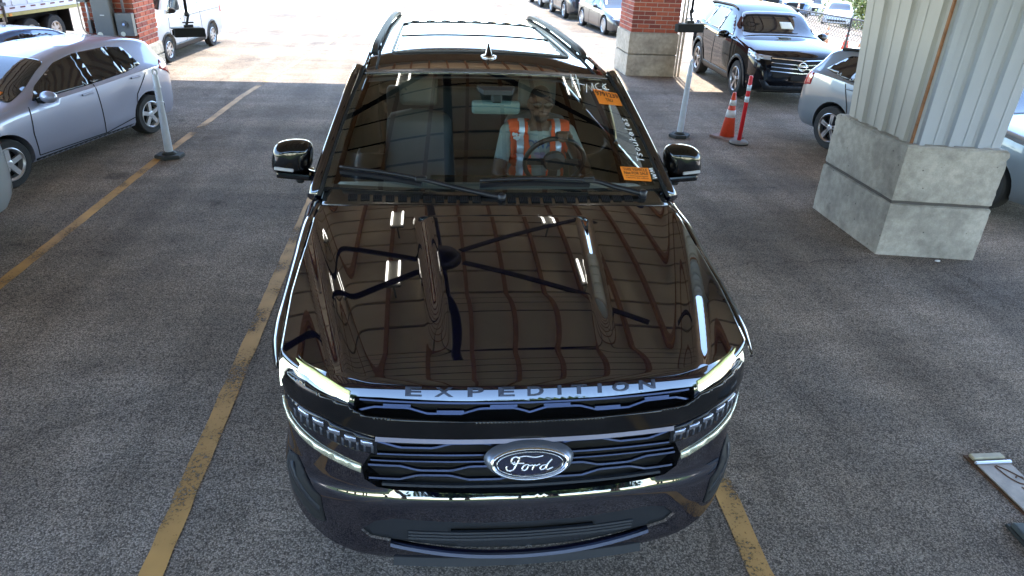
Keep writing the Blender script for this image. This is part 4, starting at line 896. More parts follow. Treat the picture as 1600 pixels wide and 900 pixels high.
# ------------------------------------------------------------------ parked vehicles
def profile_section(zb, zs, zt, w_, wt, n=9):
    """half section of a car body from bottom centre to roof centre"""
    h = zs - zb; P = [(0, zb), (.80 * w_, zb), (.93 * w_, zb + .02), (.975 * w_, zb + .10 * h), (.993 * w_, zb + .28 * h), (w_, zb + .5 * h), (.996 * w_, zb + .68 * h), (.985 * w_, zb + .86 * h), (.965 * w_, zs - .015), (.945 * w_, zs)]
    k = ss(.10, .42, zt - zs); x0 = .945 * w_
    for i in range(1, n + 1):
        t = i / n; a = t * math.pi / 2
        hx, hz_ = x0 * math.cos(a) ** .75 if i < n else 0, zs + (zt - zs) * math.sin(a) ** .75
        if t < .55: u = t / .55; cx, cz = lerp(x0, wt + .02, u), lerp(zs, zt - .09, u) + .0
        else: u = (t - .55) / .45; b = u * math.pi / 2; cx, cz = (wt + .02) * math.cos(b) ** .6 if i < n else 0, zt - .09 + .09 * math.sin(b) ** .8
        P.append((lerp(hx, cx, k), lerp(hz_, cz, k)))
    return P
def body_mesh(sp, N=84):
    T, B, W_, WT, ZB = [pch(*zip(*sp[k])) for k in ('top', 'belt', 'w', 'wt', 'zb')]; L = sp['L']; V = []; F = []; m = None
    for i in range(N + 1):
        y = L * (.5 - .5 * math.cos(math.pi * (i / N))) * .35 + L * (i / N) * .65
        zt = T(y); zs = min(B(y), zt - .02); P = profile_section(ZB(y), zs, zt, W_(y), min(WT(y), W_(y) * .93))
        row = P + [(-x, z) for x, z in P[-2:0:-1]]; m = len(row); V += [(x, y, z) for x, z in row]
    for i in range(N):
        for j in range(m): F.append((i * m + j, i * m + (j + 1) % m, (i + 1) * m + (j + 1) % m, (i + 1) * m + j))
    F += [tuple(range(m)), tuple(range(N * m, (N + 1) * m))[::-1]]
    return V, F
GLS = mat('dark_car_glass', (.012, .016, .018), .04, ior=1.65); GLS2 = mat('grey_car_glass', (.05, .06, .06), .05, ior=1.6)
TAILR = mat('red_tail_lamp', (.45, .008, .012), .15, coat=1.); HEADL = mat('clear_head_lamp', (.42, .45, .48), .1, metal=.5, coat=1.)
def make_car(name, label, sp, paint, loc, heading, scale, group=None):
    t = thing(name, label, sp.get('cat', 'car'), loc, heading, group); t.scale = scale
    VF = body_mesh(sp); body = ob('body', VF, paint, t, True)
    bv = BVHTree.FromPolygons([Vector(v) for v in VF[0]], VF[1]); L = sp['L']
    cut = []
    for ya in sp['axles']:
        for s_ in (-1, 1): cut.append(xf(lathe([(sp['rt'] * 1.17, -.30), (sp['rt'] * 1.17, .30)], 32, 'x'), Matrix.Translation((s_ * (sp['W'] - .02), ya, sp['rt'] * 1.02))))
    co = ob('cutter', merge(*cut), None); b_ = body.modifiers.new('b', 'BOOLEAN'); b_.operation = 'DIFFERENCE'; b_.object = co; b_.solver = 'EXACT'
    body.parent = None; bpy.context.view_layer.update(); baked(body); body.parent = t; cm = co.data; bpy.data.objects.remove(co); bpy.data.meshes.remove(cm)
    body.data.materials.clear(); body.data.materials.append(paint); body.data.shade_smooth(); body.data.set_sharp_from_angle(angle=R(38))
    ob('underbody', box(-sp['W'] * .72, sp['W'] * .72, .25, L - .25, sp['zb'][1][1] - .01, sp['rt'] * 2.1), BLACK, t)
    def hit(o, d):
        h = bv.ray_cast(Vector(o), Vector(d))
        if h[0] is None: h = bv.find_nearest(Vector(o) + Vector(d) * 2.5)
        return h[0], h[1]
    def pm(axis, s_, off):
        def f(a, b):
            if axis == 'x': p, n = hit((s_ * 4, a, b), (-s_, 0, 0))
            elif axis == 'f': p, n = hit((a, -3, b), (0, 1, 0))
            elif axis == 'r': p, n = hit((a, L + 3, b), (0, -1, 0))
            else: p, n = hit((a, b, 5), (0, 0, -1))
            if axis == 'x' and n.x * s_ < 0: n = -n
            if axis == 'f' and n.y > 0: n = -n
            if axis == 'r' and n.y < 0: n = -n
            if axis == 't' and n.z < 0: n = -n
            return tuple(p + n * off)
        return f
    def panel(nm, poly, axis, m_, s_=1, off=.006, step=.07, par=None, solid=.01): return ob(nm, cdt(poly, (), step, pm(axis, s_, off)), m_, par or t, True, solid=solid)
    def line(nm, pts, axis, wd, m_, s_=1, off=.003, th=.004, par=None):
        P = resamp(pts, .06); P = P[:P.index(tuple(pts[-1])) + 1] if tuple(pts[-1]) in P else P
        f = pm(axis, s_, off); f2 = pm(axis, s_, off + .05); A = [Vector(f(*p)) for p in P]; Nn = [(Vector(f2(*p)) - a).normalized() for p, a in zip(P, A)]
        return ob(nm, ribbon(A, wd, Nn, th), m_, par or t)
    for s_ in (-1, 1):
        for wpoly in sp['side_glass']:
            g = panel('side_window', rnd(wpoly, .035), 'x', GLS, s_, .004)
            line('window_trim', [*wpoly, wpoly[0]], 'x', .022, sp.get('trim', BLACK), s_, .008, .008, g)
        for w1, w2 in zip(sp['side_glass'], sp['side_glass'][1:]):
            a_ = sorted(sorted(w1, key=lambda p: -p[0])[:2], key=lambda p: p[1]); b_ = sorted(sorted(w2, key=lambda p: p[0])[:2], key=lambda p: p[1]); panel('window_pillar', [a_[0], b_[0], b_[1], a_[1]], 'x', GLOSSB, s_, .005)
        for gap in sp['gaps']: line('door_gap', gap, 'x', .012, BLACK, s_)
        for (hy, hz_) in sp['handles']:
            p = Vector(pm('x', s_, .012)(hy, hz_)); ob('door_handle', xf(box(-.014, .014, -.1, .1, -.016, .016, .008, 2), Matrix.Translation(p)), sp.get('handle', paint), t)
        if 'sill' in sp: panel('sill_trim', sp['sill'], 'x', PLAST, s_, .012, .09)
        if sp.get('cladding'):
            for ya in sp['axles']:
                r0, r1 = sp['rt'] * 1.16, sp['rt'] * 1.34; arc = [(ya + r1 * math.cos(a), sp['rt'] + r1 * math.sin(a)) for a in np.linspace(R(-8), R(188), 20)] + [(ya + r0 * math.cos(a), sp['rt'] + r0 * math.sin(a)) for a in np.linspace(R(188), R(-8), 20)]
                panel('arch_cladding', arc, 'x', PLAST, s_, .014, .06)
        for q in sp.get('head', ()): panel('headlight', [(s_ * x, z) for x, z in q], 'f', HEADL, 1, .008, .05)
        for q in sp.get('head_side', ()): panel('headlight', q, 'x', HEADL, s_, .008, .05)
        for q in sp.get('tail', ()): panel('tail_light', q, 'x', TAILR, s_, .008, .05)
        for q in sp.get('tail_rear', ()): panel('tail_light', [(s_ * x, z) for x, z in q], 'r', TAILR, 1, .009, .05)
        if 'mirror' in sp:
            my, mz, = sp['mirror']; p = Vector(pm('x', s_, 0)(my, mz)); mo = ob('mirror', xf(ball((0, 0, 0), 1, (.115, .075, .08), 14), Matrix.Translation((p.x + s_ * .14, my + .02, mz + .05))), sp.get('mirror_mat', paint), t, True); ob('mirror_arm', box(min(p.x - s_ * .03, p.x + s_ * .1), max(p.x - s_ * .03, p.x + s_ * .1), my - .03, my + .03, mz - .03, mz + .01), BLACK, mo)
        for ya in sp['axles']: add_wheel(t, s_ * (sp['W'] - .115), ya, sp['rt'], sp['rr'], .21, sp['spokes'], s_, sp.get('split', False), sp.get('rim'))
    if 'wind' in sp: panel('windshield', rnd(sp['wind'], .06), 't', sp.get('windmat', GLS), 1, .006)
    if 'rear' in sp: panel('rear_window', rnd(sp['rear'], .06), 'r', GLS, 1, .006)
    if 'grille' in sp: panel('grille', rnd(sp['grille'], .04), 'f', BLACK, 1, .010, .06)
    for ln, wd, m_ in sp.get('front_lines', ()): line('grille_bar', ln, 'f', wd, m_, 1, .020, .012)
    if 'roofrail' in sp:
        for s_ in (-1, 1): line('roof_rail', [(s_ * x, y) for x, y in sp['roofrail']], 't', .035, sp.get('railmat', BLACK), 1, .02, .035)
    return t, pm, panel, line
HATCH = dict(L=4.3, W=.85, axles=(.86, 3.46), rt=.315, rr=.215, spokes=5, split=False,
    top=[(0, .50), (.06, .70), (.25, .84), (.85, .985), (1.12, 1.03), (2.0, 1.44), (2.6, 1.53), (3.4, 1.51), (3.9, 1.43), (4.18, 1.06), (4.27, .92), (4.3, .6)],
    belt=[(0, .46), (.1, .64), (.5, .80), (1.15, .93), (2.5, .98), (3.9, 1.04), (4.2, .96), (4.3, .56)], w=[(0, .54), (.12, .71), (.4, .80), (1, .85), (3.4, .85), (4.0, .80), (4.25, .68), (4.3, .56)],
    wt=[(0, .5), (1.15, .70), (2.0, .59), (3.4, .57), (4.1, .60), (4.3, .5)], zb=[(0, .26), (.3, .20), (4.0, .20), (4.3, .30)],
    side_glass=[[(1.42, .985), (1.62, 1.14), (2.06, 1.36), (2.40, 1.425), (2.42, 1.005)], [(2.52, 1.01), (2.50, 1.43), (3.0, 1.43), (3.08, 1.04)], [(3.14, 1.045), (3.06, 1.425), (3.35, 1.38), (3.50, 1.10)]],
    gaps=[[(1.30, .30), (1.28, .6), (1.33, .93)], [(2.47, .28), (2.46, 1.0)], [(3.12, .36), (3.22, .7), (3.5, .98)], [(1.3, .30), (2.5, .28), (3.1, .36)]], handles=[(2.28, .90), (3.26, .95)],
    mirror=(1.52, .98), wind=[(-.70, 1.18), (.70, 1.18), (.58, 1.96), (-.58, 1.96)], rear=[(-.52, 1.10), (.52, 1.10), (.48, 1.38), (-.48, 1.38)],
    head_side=[[(.12, .62), (.2, .74), (.62, .82), (.5, .68)]], tail=[[(3.86, .98), (3.96, 1.10), (4.12, 1.08), (4.25, .92), (4.24, .80), (4.12, .86)]], grille=[(-.45, .48), (.45, .48), (.4, .62), (-.4, .62)], sill=[(1.25, .20), (1.25, .27), (3.05, .27), (3.05, .20)])
CROSS = dict(L=4.65, W=.92, cat='crossover', axles=(.90, 3.60), rt=.36, rr=.245, spokes=5, split=True, cladding=True,
    top=[(0, .58), (.05, .92), (.22, 1.03), (.85, 1.13), (1.18, 1.17), (1.95, 1.58), (2.6, 1.69), (3.6, 1.67), (4.2, 1.56), (4.5, 1.2), (4.6, .95), (4.65, .6)],
    belt=[(0, .5), (.08, .84), (.5, .98), (1.2, 1.07), (2.6, 1.10), (4.1, 1.17), (4.5, 1.08), (4.65, .56)], w=[(0, .66), (.10, .80), (.35, .88), (.9, .92), (3.7, .92), (4.3, .87), (4.58, .76), (4.65, .64)],
    wt=[(0, .6), (1.18, .74), (1.95, .63), (3.6, .60), (4.4, .62), (4.65, .5)], zb=[(0, .34), (.3, .24), (4.3, .24), (4.65, .38)],
    side_glass=[[(1.55, 1.11), (1.72, 1.22), (2.12, 1.48), (2.48, 1.55), (2.50, 1.125)], [(2.58, 1.13), (2.56, 1.56), (3.3, 1.555), (3.42, 1.16)], [(3.50, 1.17), (3.38, 1.55), (3.75, 1.51), (4.08, 1.25)]],
    gaps=[[(1.42, .36), (1.38, .7), (1.45, 1.06)], [(2.54, .34), (2.53, 1.11)], [(3.22, .42), (3.34, .8), (3.5, 1.12)], [(1.42, .36), (3.2, .38)]], handles=[(2.36, 1.0), (3.34, 1.05)],
    mirror=(1.66, 1.08), wind=[(-.76, 1.22), (.76, 1.22), (.62, 1.95), (-.62, 1.95)], rear=[(-.58, 1.22), (.58, 1.22), (.52, 1.52), (-.52, 1.52)],
    head=[[(.50, .86), (.50, .93), (.86, .95), (.82, .88)]], head_side=[[(.12, .84), (.10, .93), (.55, 1.0), (.5, .93)]], tail=[[(4.28, .95), (4.26, 1.14), (4.44, 1.16), (4.54, .98), (4.52, .9)]],
    grille=[(-.52, .55), (.52, .55), (.60, .93), (-.60, .93)], sill=[(1.3, .26), (1.3, .40), (3.15, .40), (3.15, .26)], roofrail=[(.62, 2.2), (.61, 3.2), (.60, 4.0)])
SEDAN = dict(L=4.95, W=.95, axles=(.92, 3.85), rt=.35, rr=.265, spokes=10, split=False,
    top=[(0, .50), (.06, .66), (.3, .79), (1.0, .92), (1.3, .97), (2.3, 1.37), (2.9, 1.42), (3.6, 1.35), (4.4, 1.08), (4.8, 1.0), (4.92, .9), (4.95, .55)],
    belt=[(0, .46), (.1, .60), (.6, .76), (1.3, .88), (2.8, .93), (4.2, .97), (4.8, .93), (4.95, .5)], w=[(0, .62), (.14, .80), (.45, .90), (1, .95), (4.0, .95), (4.6, .88), (4.88, .74), (4.95, .6)],
    wt=[(0, .6), (1.3, .76), (2.3, .62), (3.4, .60), (4.4, .66), (4.95, .5)], zb=[(0, .24), (.3, .17), (4.6, .17), (4.95, .32)],
    side_glass=[[(1.75, .93), (2.0, 1.09), (2.38, 1.27), (2.75, 1.31), (2.78, .95)], [(2.86, .955), (2.84, 1.315), (3.4, 1.27), (3.95, 1.05), (3.8, .98)]],
    gaps=[[(1.5, .26), (1.48, .6), (1.6, .9)], [(2.82, .25), (2.82, .94)], [(3.4, .3), (3.55, .65), (3.8, .95)]], handles=[(2.65, .80), (3.6, .84)],
    mirror=(1.86, .94), wind=[(-.76, 1.36), (.76, 1.36), (.60, 2.26), (-.60, 2.26)], rear=[(-.5, 1.05), (.5, 1.05), (.46, 1.25), (-.46, 1.25)],
    head=[[(.40, .60), (.40, .63), (.80, .68), (.80, .64)]], tail=[[(4.5, .82), (4.5, .88), (4.85, .90), (4.85, .85)]], grille=[(-.6, .32), (.6, .32), (.62, .44), (-.62, .44)])
VAN = dict(L=5.4, W=1.0, cat='van', axles=(.95, 4.35), rt=.36, rr=.23, spokes=8, split=False,
    top=[(0, .62), (.05, 1.0), (.3, 1.15), (.75, 1.32), (1.0, 1.5), (1.75, 2.25), (2.1, 2.42), (5.2, 2.45), (5.36, 2.38), (5.4, 2.2)],
    belt=[(0, .55), (.1, .95), (.5, 1.10), (1.0, 1.22), (2.0, 1.3), (5.2, 1.35), (5.4, 1.3)], w=[(0, .75), (.12, .88), (.4, .97), (1, 1.0), (5.2, 1.0), (5.4, .97)],
    wt=[(0, .7), (1.0, .85), (1.9, .84), (5.4, .84)], zb=[(0, .34), (.3, .26), (5.0, .26), (5.4, .36)],
    side_glass=[[(1.25, 1.32), (1.4, 1.5), (1.85, 1.92), (2.15, 1.95), (2.15, 1.34)]], gaps=[[(1.2, .36), (1.15, .9), (1.25, 1.3)], [(2.25, .32), (2.25, 2.0)], [(3.5, .34), (3.5, 2.1)], [(2.25, 1.15), (5.3, 1.15)]], handles=[(2.08, 1.1), (2.45, 1.1)],
    mirror=(1.30, 1.34), mirror_mat=BLACK, wind=[(-.82, 1.0), (.82, 1.0), (.78, 1.68), (-.78, 1.68)], head_side=[[(.08, .9), (.12, 1.08), (.55, 1.16), (.5, 1.0)]], tail=[[(5.2, 1.0), (5.2, 1.6), (5.34, 1.6), (5.34, 1.0)]],
    sill=[(1.4, .28), (1.4, .46), (3.75, .46), (3.75, .28)], grille=[(-.5, .6), (.5, .6), (.5, .8), (-.5, .8)], cladding=True)
def paint(nm, c, metal=.0, rough=.3, ci=1.6): return mat(nm, c, rough, metal=metal, coat=1., coatior=ci)
P_SIL = paint('silver_blue_paint', (.30, .315, .40), .35, .35); P_BLK = mat('black_paint', (.004, .004, .006), .5, coat=1., coatior=1.42, spec=0.); P_GRY = paint('steel_grey_paint', (.17, .205, .235), .4); P_WHT = paint('white_paint', (.45, .47, .49)); P_BLU = paint('deep_blue_paint', (.05, .11, .22), .3); P_TAN = paint('champagne_paint', (.22, .17, .11), .4); P_DK = paint('graphite_paint', (.03, .032, .036), .3); P_RED = paint('dark_red_paint', (.2, .02, .02))
P_PEARL = paint('pearl_silver_paint', (.36, .40, .42), .3)
def place(axle_front, axle_rear, sp, sxy, side):
    """base point and heading so that the wheels of one side touch two ground points; returns loc, heading"""
    a = Vector(axle_front); b = Vector(axle_rear); d = (b - a).normalized(); ang = math.atan2(d.y, d.x) - math.pi / 2
    nrm = Vector((d.y, -d.x)); c = a - nrm * side * sp['W'] * sxy[0] * .94; o = c - d * sp['axles'][0] * sxy[1]
    return (o.x, o.y, 0), ang
def wb_scale(a, b, sp): return (Vector(a) - Vector(b)).length / (sp['axles'][1] - sp['axles'][0])
STEEL = mat('hubcap_silver', (.55, .56, .58), .3, metal=.6)
HT = dict(HATCH, rim=STEEL)
k = wb_scale((-4.66, 5.50), (-4.02, 7.76), HT); s = (k * .92, k, .80)
loc, hd = place((-4.66, 5.50), (-4.02, 7.76), HT, s, 1)
versa, pm_, panel_, line_ = make_car('hatchback', 'dented silver blue hatchback parked left of the delineator post', HT, P_SIL, loc, hd, s)
panel_('paper_notice', [(.30, 1.20), (.50, 1.22), (.50, 1.34), (.30, 1.32)], 't', ORG, 1, .014)
for v in next(o for o in versa.children if o.name.startswith('body')).data.vertices:     # the rear door is pushed in
    if v.co.x > .5:
        for y_, z_, r_, d_ in ((2.85, .52, .20, .035), (3.05, .66, .14, .022), (2.72, .66, .12, -.008)): v.co.x -= d_ * math.exp(-((v.co.y - y_) ** 2 + ((v.co.z - z_) * 1.6) ** 2) / r_ ** 2)
CR = dict(CROSS, rim=mat('two_tone_alloy', (.42, .40, .40), .3, metal=.8), mirror_mat=GLOSSB, trim=CHR, front_lines=[([(-.58, .90 - i * .075), (0, .865 - i * .075), (.58, .90 - i * .075)], .016, CHR) for i in range(4)])
k = wb_scale((5.46, 11.0), (5.62, 13.5), CR); s = (k * 1.04, k, k * .99); loc, hd = place((5.46, 11.0), (5.62, 13.5), CR, s, -1)
rog, pm2, panel2, line2 = make_car('crossover', 'black crossover with chrome grille bars parked right of the brick column', CR, P_BLK, loc, hd, s)
em2 = ob('grille_ring', tube([pm2('f', 1, .035)(.075 * math.cos(a), .765 + .075 * math.sin(a)) for a in np.linspace(0, 2 * math.pi, 25)[:-1]], .011, 6, True), CHR, rog, True)
ob('grille_badge_bar', tube([pm2('f', 1, .04)(x, .765) for x in (-.10, 0, .10)], .014, 6), CHR, rog, True)
panel2('front_skid', [(-.62, .30), (.62, .30), (.74, .50), (.66, .50), (.55, .40), (-.55, .40), (-.66, .50), (-.74, .50)], 'f', PLAST, 1, .02)
panel2('number_plate', [(-.2, .50), (.2, .50), (.2, .60), (-.2, .60)], 'f', BLACK, 1, .034)
panel2('windshield_paper', [(.05, 1.45), (.30, 1.45), (.28, 1.62), (.05, 1.62)], 't', LAB, 1, .012)
# steel grey crossover seen from its rear corner, going away behind the clad column
CV = dict(CROSS, rim=ALLOY, trim=CHR, cladding=False)
s = (.86, .92, .84); base = Vector((5.25, 7.46)); hd = R(180 - 16)
dy = Vector((-math.sin(hd), math.cos(hd))); dx = Vector((math.cos(hd), math.sin(hd)))
def put(contact, sp, s, hd, axle, side):
    dy = Vector((-math.sin(hd), math.cos(hd))); dx = Vector((math.cos(hd), math.sin(hd))); o = Vector(contact) - dx * side * sp['W'] * .94 * s[0] - dy * sp['axles'][axle] * s[1]; return (o.x, o.y, 0)
make_car('crossover', 'steel blue-grey crossover half hidden behind the clad column', CV, P_GRY, put((5.40, 7.40), CV, s, R(11), 1, -1), R(11), s)
s = (.9, .9, .85); make_car('crossover', 'pale silver car corner at the left picture edge', dict(CROSS, cladding=True), P_PEARL, (-5.42, .55, 0), R(-9), s)
s = (.75, .78, .76); make_car('sedan', 'blue sedan behind the silver hatchback with only its roof showing', dict(SEDAN), P_BLU, (-7.15, 7.3, 0), R(-14), s)
# van beyond the left brick column
k = wb_scale((-5.45, 13.15), (-5.22, 15.45), VAN); s = (k * .95, k, k); loc, hd = place((-5.45, 13.15), (-5.22, 15.45), VAN, s, 1)
make_car('delivery_van', 'white delivery van parked behind the left brick column', VAN, P_WHT, loc, hd, s)
# row of cars in the sun
s = (.72, .74, .74); loc, hd = place((4.92, 19.7), (4.70, 21.85), SEDAN, s, -1); make_car('sedan', 'dark graphite sedan first in the sunlit row left of the brick column', dict(SEDAN), P_DK, loc, hd, s, 'cars in the sunlit row')
s = (.76, .76, .76); make_car('crossover', 'dark crossover second in the sunlit row beyond the SUV roof', dict(CROSS), P_DK, (5.15, 23.2, 0), R(3), s, 'cars in the sunlit row')
s = (.76, .76, .76); make_car('crossover', 'pale crossover third and farthest in the sunlit row', dict(CROSS), P_PEARL, (4.9, 27.2, 0), R(3), s, 'cars in the sunlit row')

# ------------------------------------------------------------------ white box trailer on the left
TW = mat('trailer_white', (.72, .73, .75), .45, var=.05, vscale=2); YST = mat('weathered_yellow_rail', (.42, .36, .12), .6, var=.2, vscale=8)
A0 = Vector((-9.0, 11.7)); A1 = Vector((-8.05, 16.6)); dd = (A1 - A0).normalized(); ang = math.atan2(dd.y, dd.x)
tr = thing('box_trailer', 'long white box trailer with twin wheels at the far left', 'trailer', (A0.x, A0.y, 0), ang)
LT = (A1 - A0).length
nP = 12
ob('floor_frame', box(-.3, LT, .02, 1.4, .70, .78), GDK, tr)
for i in range(nP):
    a = -.3 + i * (LT + .3) / nP; b_ = a + (LT + .3) / nP - .012
    ob('side_panel', merge(box(a, b_, .0, .02, .88, 2.3), box(b_ - .03, b_, -.012, -.001, .88, 2.3)), TW, tr)
ob('bottom_rail', box(-.3, LT, -.015, .03, .76, .875), TW, tr); ob('lower_rail', box(-.3, LT, -.02, .02, .69, .755), YST, tr)
for i in range(17): ob('reflector', box(-.2 + i * .3, -.06 + i * .3, -.021, -.0165, .825, .85), mat('red_reflector', (.12, .01, .02), .3), tr)
ob('front_wall', box(LT, LT + .02, 0, 1.4, .7, 2.3), TW, tr); ob('roof', box(-.3, LT, 0, 1.4, 2.3, 2.33), TW, tr); ob('back_side', box(-.3, LT, 1.38, 1.4, .7, 2.3), TW, tr)
for xx in (.95, 2.0): ob('door_bar', tube([(xx, -.035, .60), (xx, -.035, 2.3)], .022, 8), GDK, tr, True); 
for xx in (.95, 2.0): ob('bar_bracket', box(xx - .07, xx + .07, -.06, -.016, .9, .96), GDK, tr)
ob('ladder', merge(box(1.75, 1.78, -.03, .0, .28, .7), box(1.95, 1.98, -.03, .0, .28, .7), *[box(1.78, 1.95, -.03, 0, .34 + k * .12, .37 + k * .12) for k in range(3)]), mat('aged_metal', (.4, .36, .3), .5), tr)
TRW = mat('cream_steel_rim', (.55, .48, .40), .5)
for xx in (2.75, 3.5):
    w_ = add_wheel(tr, xx, .14, .30, .17, .20, 6, 1, False, TRW); w_.rotation_euler = (0, 0, R(-90))
    w_ = add_wheel(tr, xx, 1.2, .30, .17, .20, 6, 1, False, TRW); w_.rotation_euler = (0, 0, R(90))
ob('axle_frame', box(2.2, 4.1, .3, 1.1, .42, .70), BLACK, tr); ob('mud_flap', box(4.0, 4.03, .03, .5, .2, .68), BLACK, tr)
ob('side_lamp', box(2.12, 2.2, -.035, -.021, .70, .74), mat('amber_lamp', (.8, .3, .05), .3), tr)

# ------------------------------------------------------------------ delineator posts, cone
PW = mat('grey_white_plastic', (.50, .52, .54), .45, var=.12, vscale=9); RBB = mat('black_rubber_base', (.025, .028, .026), .7, var=.2, vscale=20)
def delineator(label, x, y, h, lean, rz):
    t = thing('delineator_post', label, 'post', (x, y, 0), rz, 'grey delineator posts')
    hexa = [(.17 * math.cos(R(60 * i + 15)), .15 * math.sin(R(60 * i + 15))) for i in range(6)]
    ob('base', chamfer_block(hexa, 0, .05, .01), RBB, t); ob('base_collar', lathe([(.085, .05), (.06, .075), (.055, .08)], 20), RBB, t, True)
    tilt = (0, lean, 0)
    sharp(ob('tube', lathe([(.044, .07), (.047, .1), (.038, h * .62), (.043, h * .625), (.043, h * .64), (.037, h * .645), (.036, h * .78), (.041, h * .785), (.041, h * .8), (.034, h * .81), (.033, h * .9), (.028, h * .91), (.026, h * .93)], 20), PW, t, rot=tilt), 40)
    loop = [(.024 * math.cos(a), 0, h * .955 + .035 * math.sin(a)) for a in np.linspace(0, 2 * math.pi, 17)[:-1]]
    ob('grab_loop', tube(loop, .011, 8, True), PW, t, True, rot=tilt)
delineator('grey delineator post standing on the yellow line beside the silver hatchback', -3.46, 6.63, 1.05, R(0), R(10))
delineator('grey delineator post standing near the brick column, right of the SUV', 3.36, 7.93, 1.12, R(2), R(40))
CO = mat('cone_orange', (.62, .06, .02), .5, var=.15, vscale=12); CW = mat('cone_white_band', (.62, .60, .56), .4, var=.15, vscale=12); FAD = mat('cone_faded', (.50, .22, .10), .6, var=.2, vscale=12)
def cone(label, x, y, h, group=None, c1=CO):
    t = thing('traffic_cone', label, 'traffic cone', (x, y, 0), random.uniform(0, 1), group); rb = h * .165
    def seg(nm, a, b, m_, p): r = lambda q: lerp(rb, h * .035, q); return ob(nm, lathe([(r(a), h * a + .02), (r(b), h * b + .02)], 20), m_, p, True)
    ob('base', chamfer_block([(-h * .27, -h * .27), (h * .27, -h * .27), (h * .27, h * .27), (-h * .27, h * .27)], 0, .03, .006), RBB if c1 is not CO else mat('grimy_base', (.22, .13, .10), .7), t)
    seg('cone_body', .0, .98, c1, t)
    for a, b in ((.44, .60), (.70, .82)):
        r = lambda q: lerp(rb, h * .035, q) + .004; ob('white_band', lathe([(r(a), h * a + .02), (r(b), h * b + .02)], 20), CW, t, True)
cone('orange traffic cone with white bands beside the red and white pole', 4.10, 7.93, .66)
t = thing('striped_pole', 'red delineator pole with white bands on a round base', 'post', (4.15, 7.60, 0))
PR = mat('pole_red', (.62, .02, .025), .4); ob('base', lathe([(.135, 0), (.135, .03), (.11, .045), (.05, .055)], 28), mat('grey_base', (.16, .15, .14), .7), t, True)
ob('base_rim', lathe([(.14, 0), (.14, .018)], 28), BLACK, t)
ob('pole', lathe([(.030, .05), (.027, .95), (.018, .965)], 18), PR, t, True)
for a, b in ((.60, .68), (.76, .84)): ob('white_band', lathe([(.0305, a), (.030, b)], 18), mat('blue_white_tape', (.62, .72, .76), .35), t, True)

# ------------------------------------------------------------------ hanging cameras
def hang(label, x, y, z, ln, yaw):
    t = thing('hanging_camera', label, 'camera', (x, y, z), yaw, 'cameras hung from the canopy')
    ob('case', box(-ln / 2, ln / 2, -.055, .055, -.05, .045, .015, 2), BLACK, t); ob('visor', box(-ln / 2 - .03, ln / 2 - .04, -.062, .062, .047, .056, .003), GDK, t); ob('lens', lathe([(.035, -.012), (.03, 0)], 14, 'x'), GLOSSB, t, loc=(-ln / 2 - .002, 0, 0))
    ob('bracket', merge(box(-.05, .05, -.02, .02, .057, .085), xf(box(-.012, .012, -.012, .012, -.06, .06), Matrix.Translation((0, 0, .14)) @ Matrix.Rotation(.3, 4, 'Y')), ball((0, 0, .2), .03, n=8), box(-.06, .06, -.008, .008, .10, .115)), DARK, t)
    ob('drop_pipe', lathe([(.017, .2), (.017, CZ - z - .02)], 10), DARK, t, True)
hang('black camera hung on a pipe in front of the white van', -3.12, 7.0, 1.40, .34, R(25))
hang('black camera hung on a pipe beside the middle brick column', 2.93, 7.0, 1.63, .36, R(-170))

# ------------------------------------------------------------------ chain-link fence, cones along it, cars and bushes beyond
FP = [(9.85, 21.6), (10.15, 18.8), (10.55, 16.1), (10.95, 13.3), (11.35, 10.5)]
FH = 1.0
fn = thing('chain_link_fence', 'chain-link fence with black posts beyond the black crossover', 'fence')
FB = mat('black_fence_post', (.02, .02, .02), .5); WR = mat('fence_wire', (.10, .09, .08), .5, metal=.3)
for x, y in FP: ob('post', lathe([(.028, 0), (.028, FH + .02), (.02, FH + .04)], 10), FB, fn, True, loc=(x, y, 0))
ob('top_rail', tube([(x, y, FH) for x, y in FP], .020, 8), FB, fn, True)
wv = []
for (xa, ya), (xb, yb) in zip(FP, FP[1:]):
    ln = math.hypot(xb - xa, yb - ya); n = int(ln / .11)
    def fp(u, z): u = max(0, min(ln, u)); return (lerp(xa, xb, u / ln), lerp(ya, yb, u / ln), z)
    for i in range(-int(FH / .11) - 1, n + 1):
        for sg_ in (1, -1):
            u0 = i * .11 if sg_ > 0 else i * .11 + FH; u1 = u0 + sg_ * FH; z0, z1 = .02, FH
            def clip(u0, z0, u1, z1):
                a, b = 0., 1.
                if u0 < 0: a = (0 - u0) / (u1 - u0)
                if u0 > ln: a = (ln - u0) / (u1 - u0)
                if u1 < 0: b = (0 - u0) / (u1 - u0)
                if u1 > ln: b = (ln - u0) / (u1 - u0)
                return a, b
            a, b = clip(u0, z0, u1, z1)
            if b - a < .03 or a < 0 or b > 1.001: continue
            wv.append(tube([fp(lerp(u0, u1, a), lerp(z0, z1, a)), fp(lerp(u0, u1, b), lerp(z0, z1, b))],   .0065, 3, caps=False))
tag(ob('wire_mesh', merge(*wv), WR, fn), kind='stuff')
for k, (x, y, nm) in enumerate([(11.0, 17.9, 'faded orange cone farthest left of the three by the fence'), (11.45, 17.6, 'bright orange cone, middle of the three by the fence'), (11.55, 17.0, 'faded orange cone nearest the clad column by the fence')]): cone(nm, x, y, .62, 'cones behind the fence', CO if k == 1 else FAD)
for k, (x, y, nm) in enumerate([(14.3, 27.6, 'small distant cone, left of the far pair'), (14.9, 27.4, 'small distant cone, right of the far pair')]): cone(nm, x, y, .55, 'far cones', FAD)
def lot_z(x): return -.15 * max(0, x - 13)
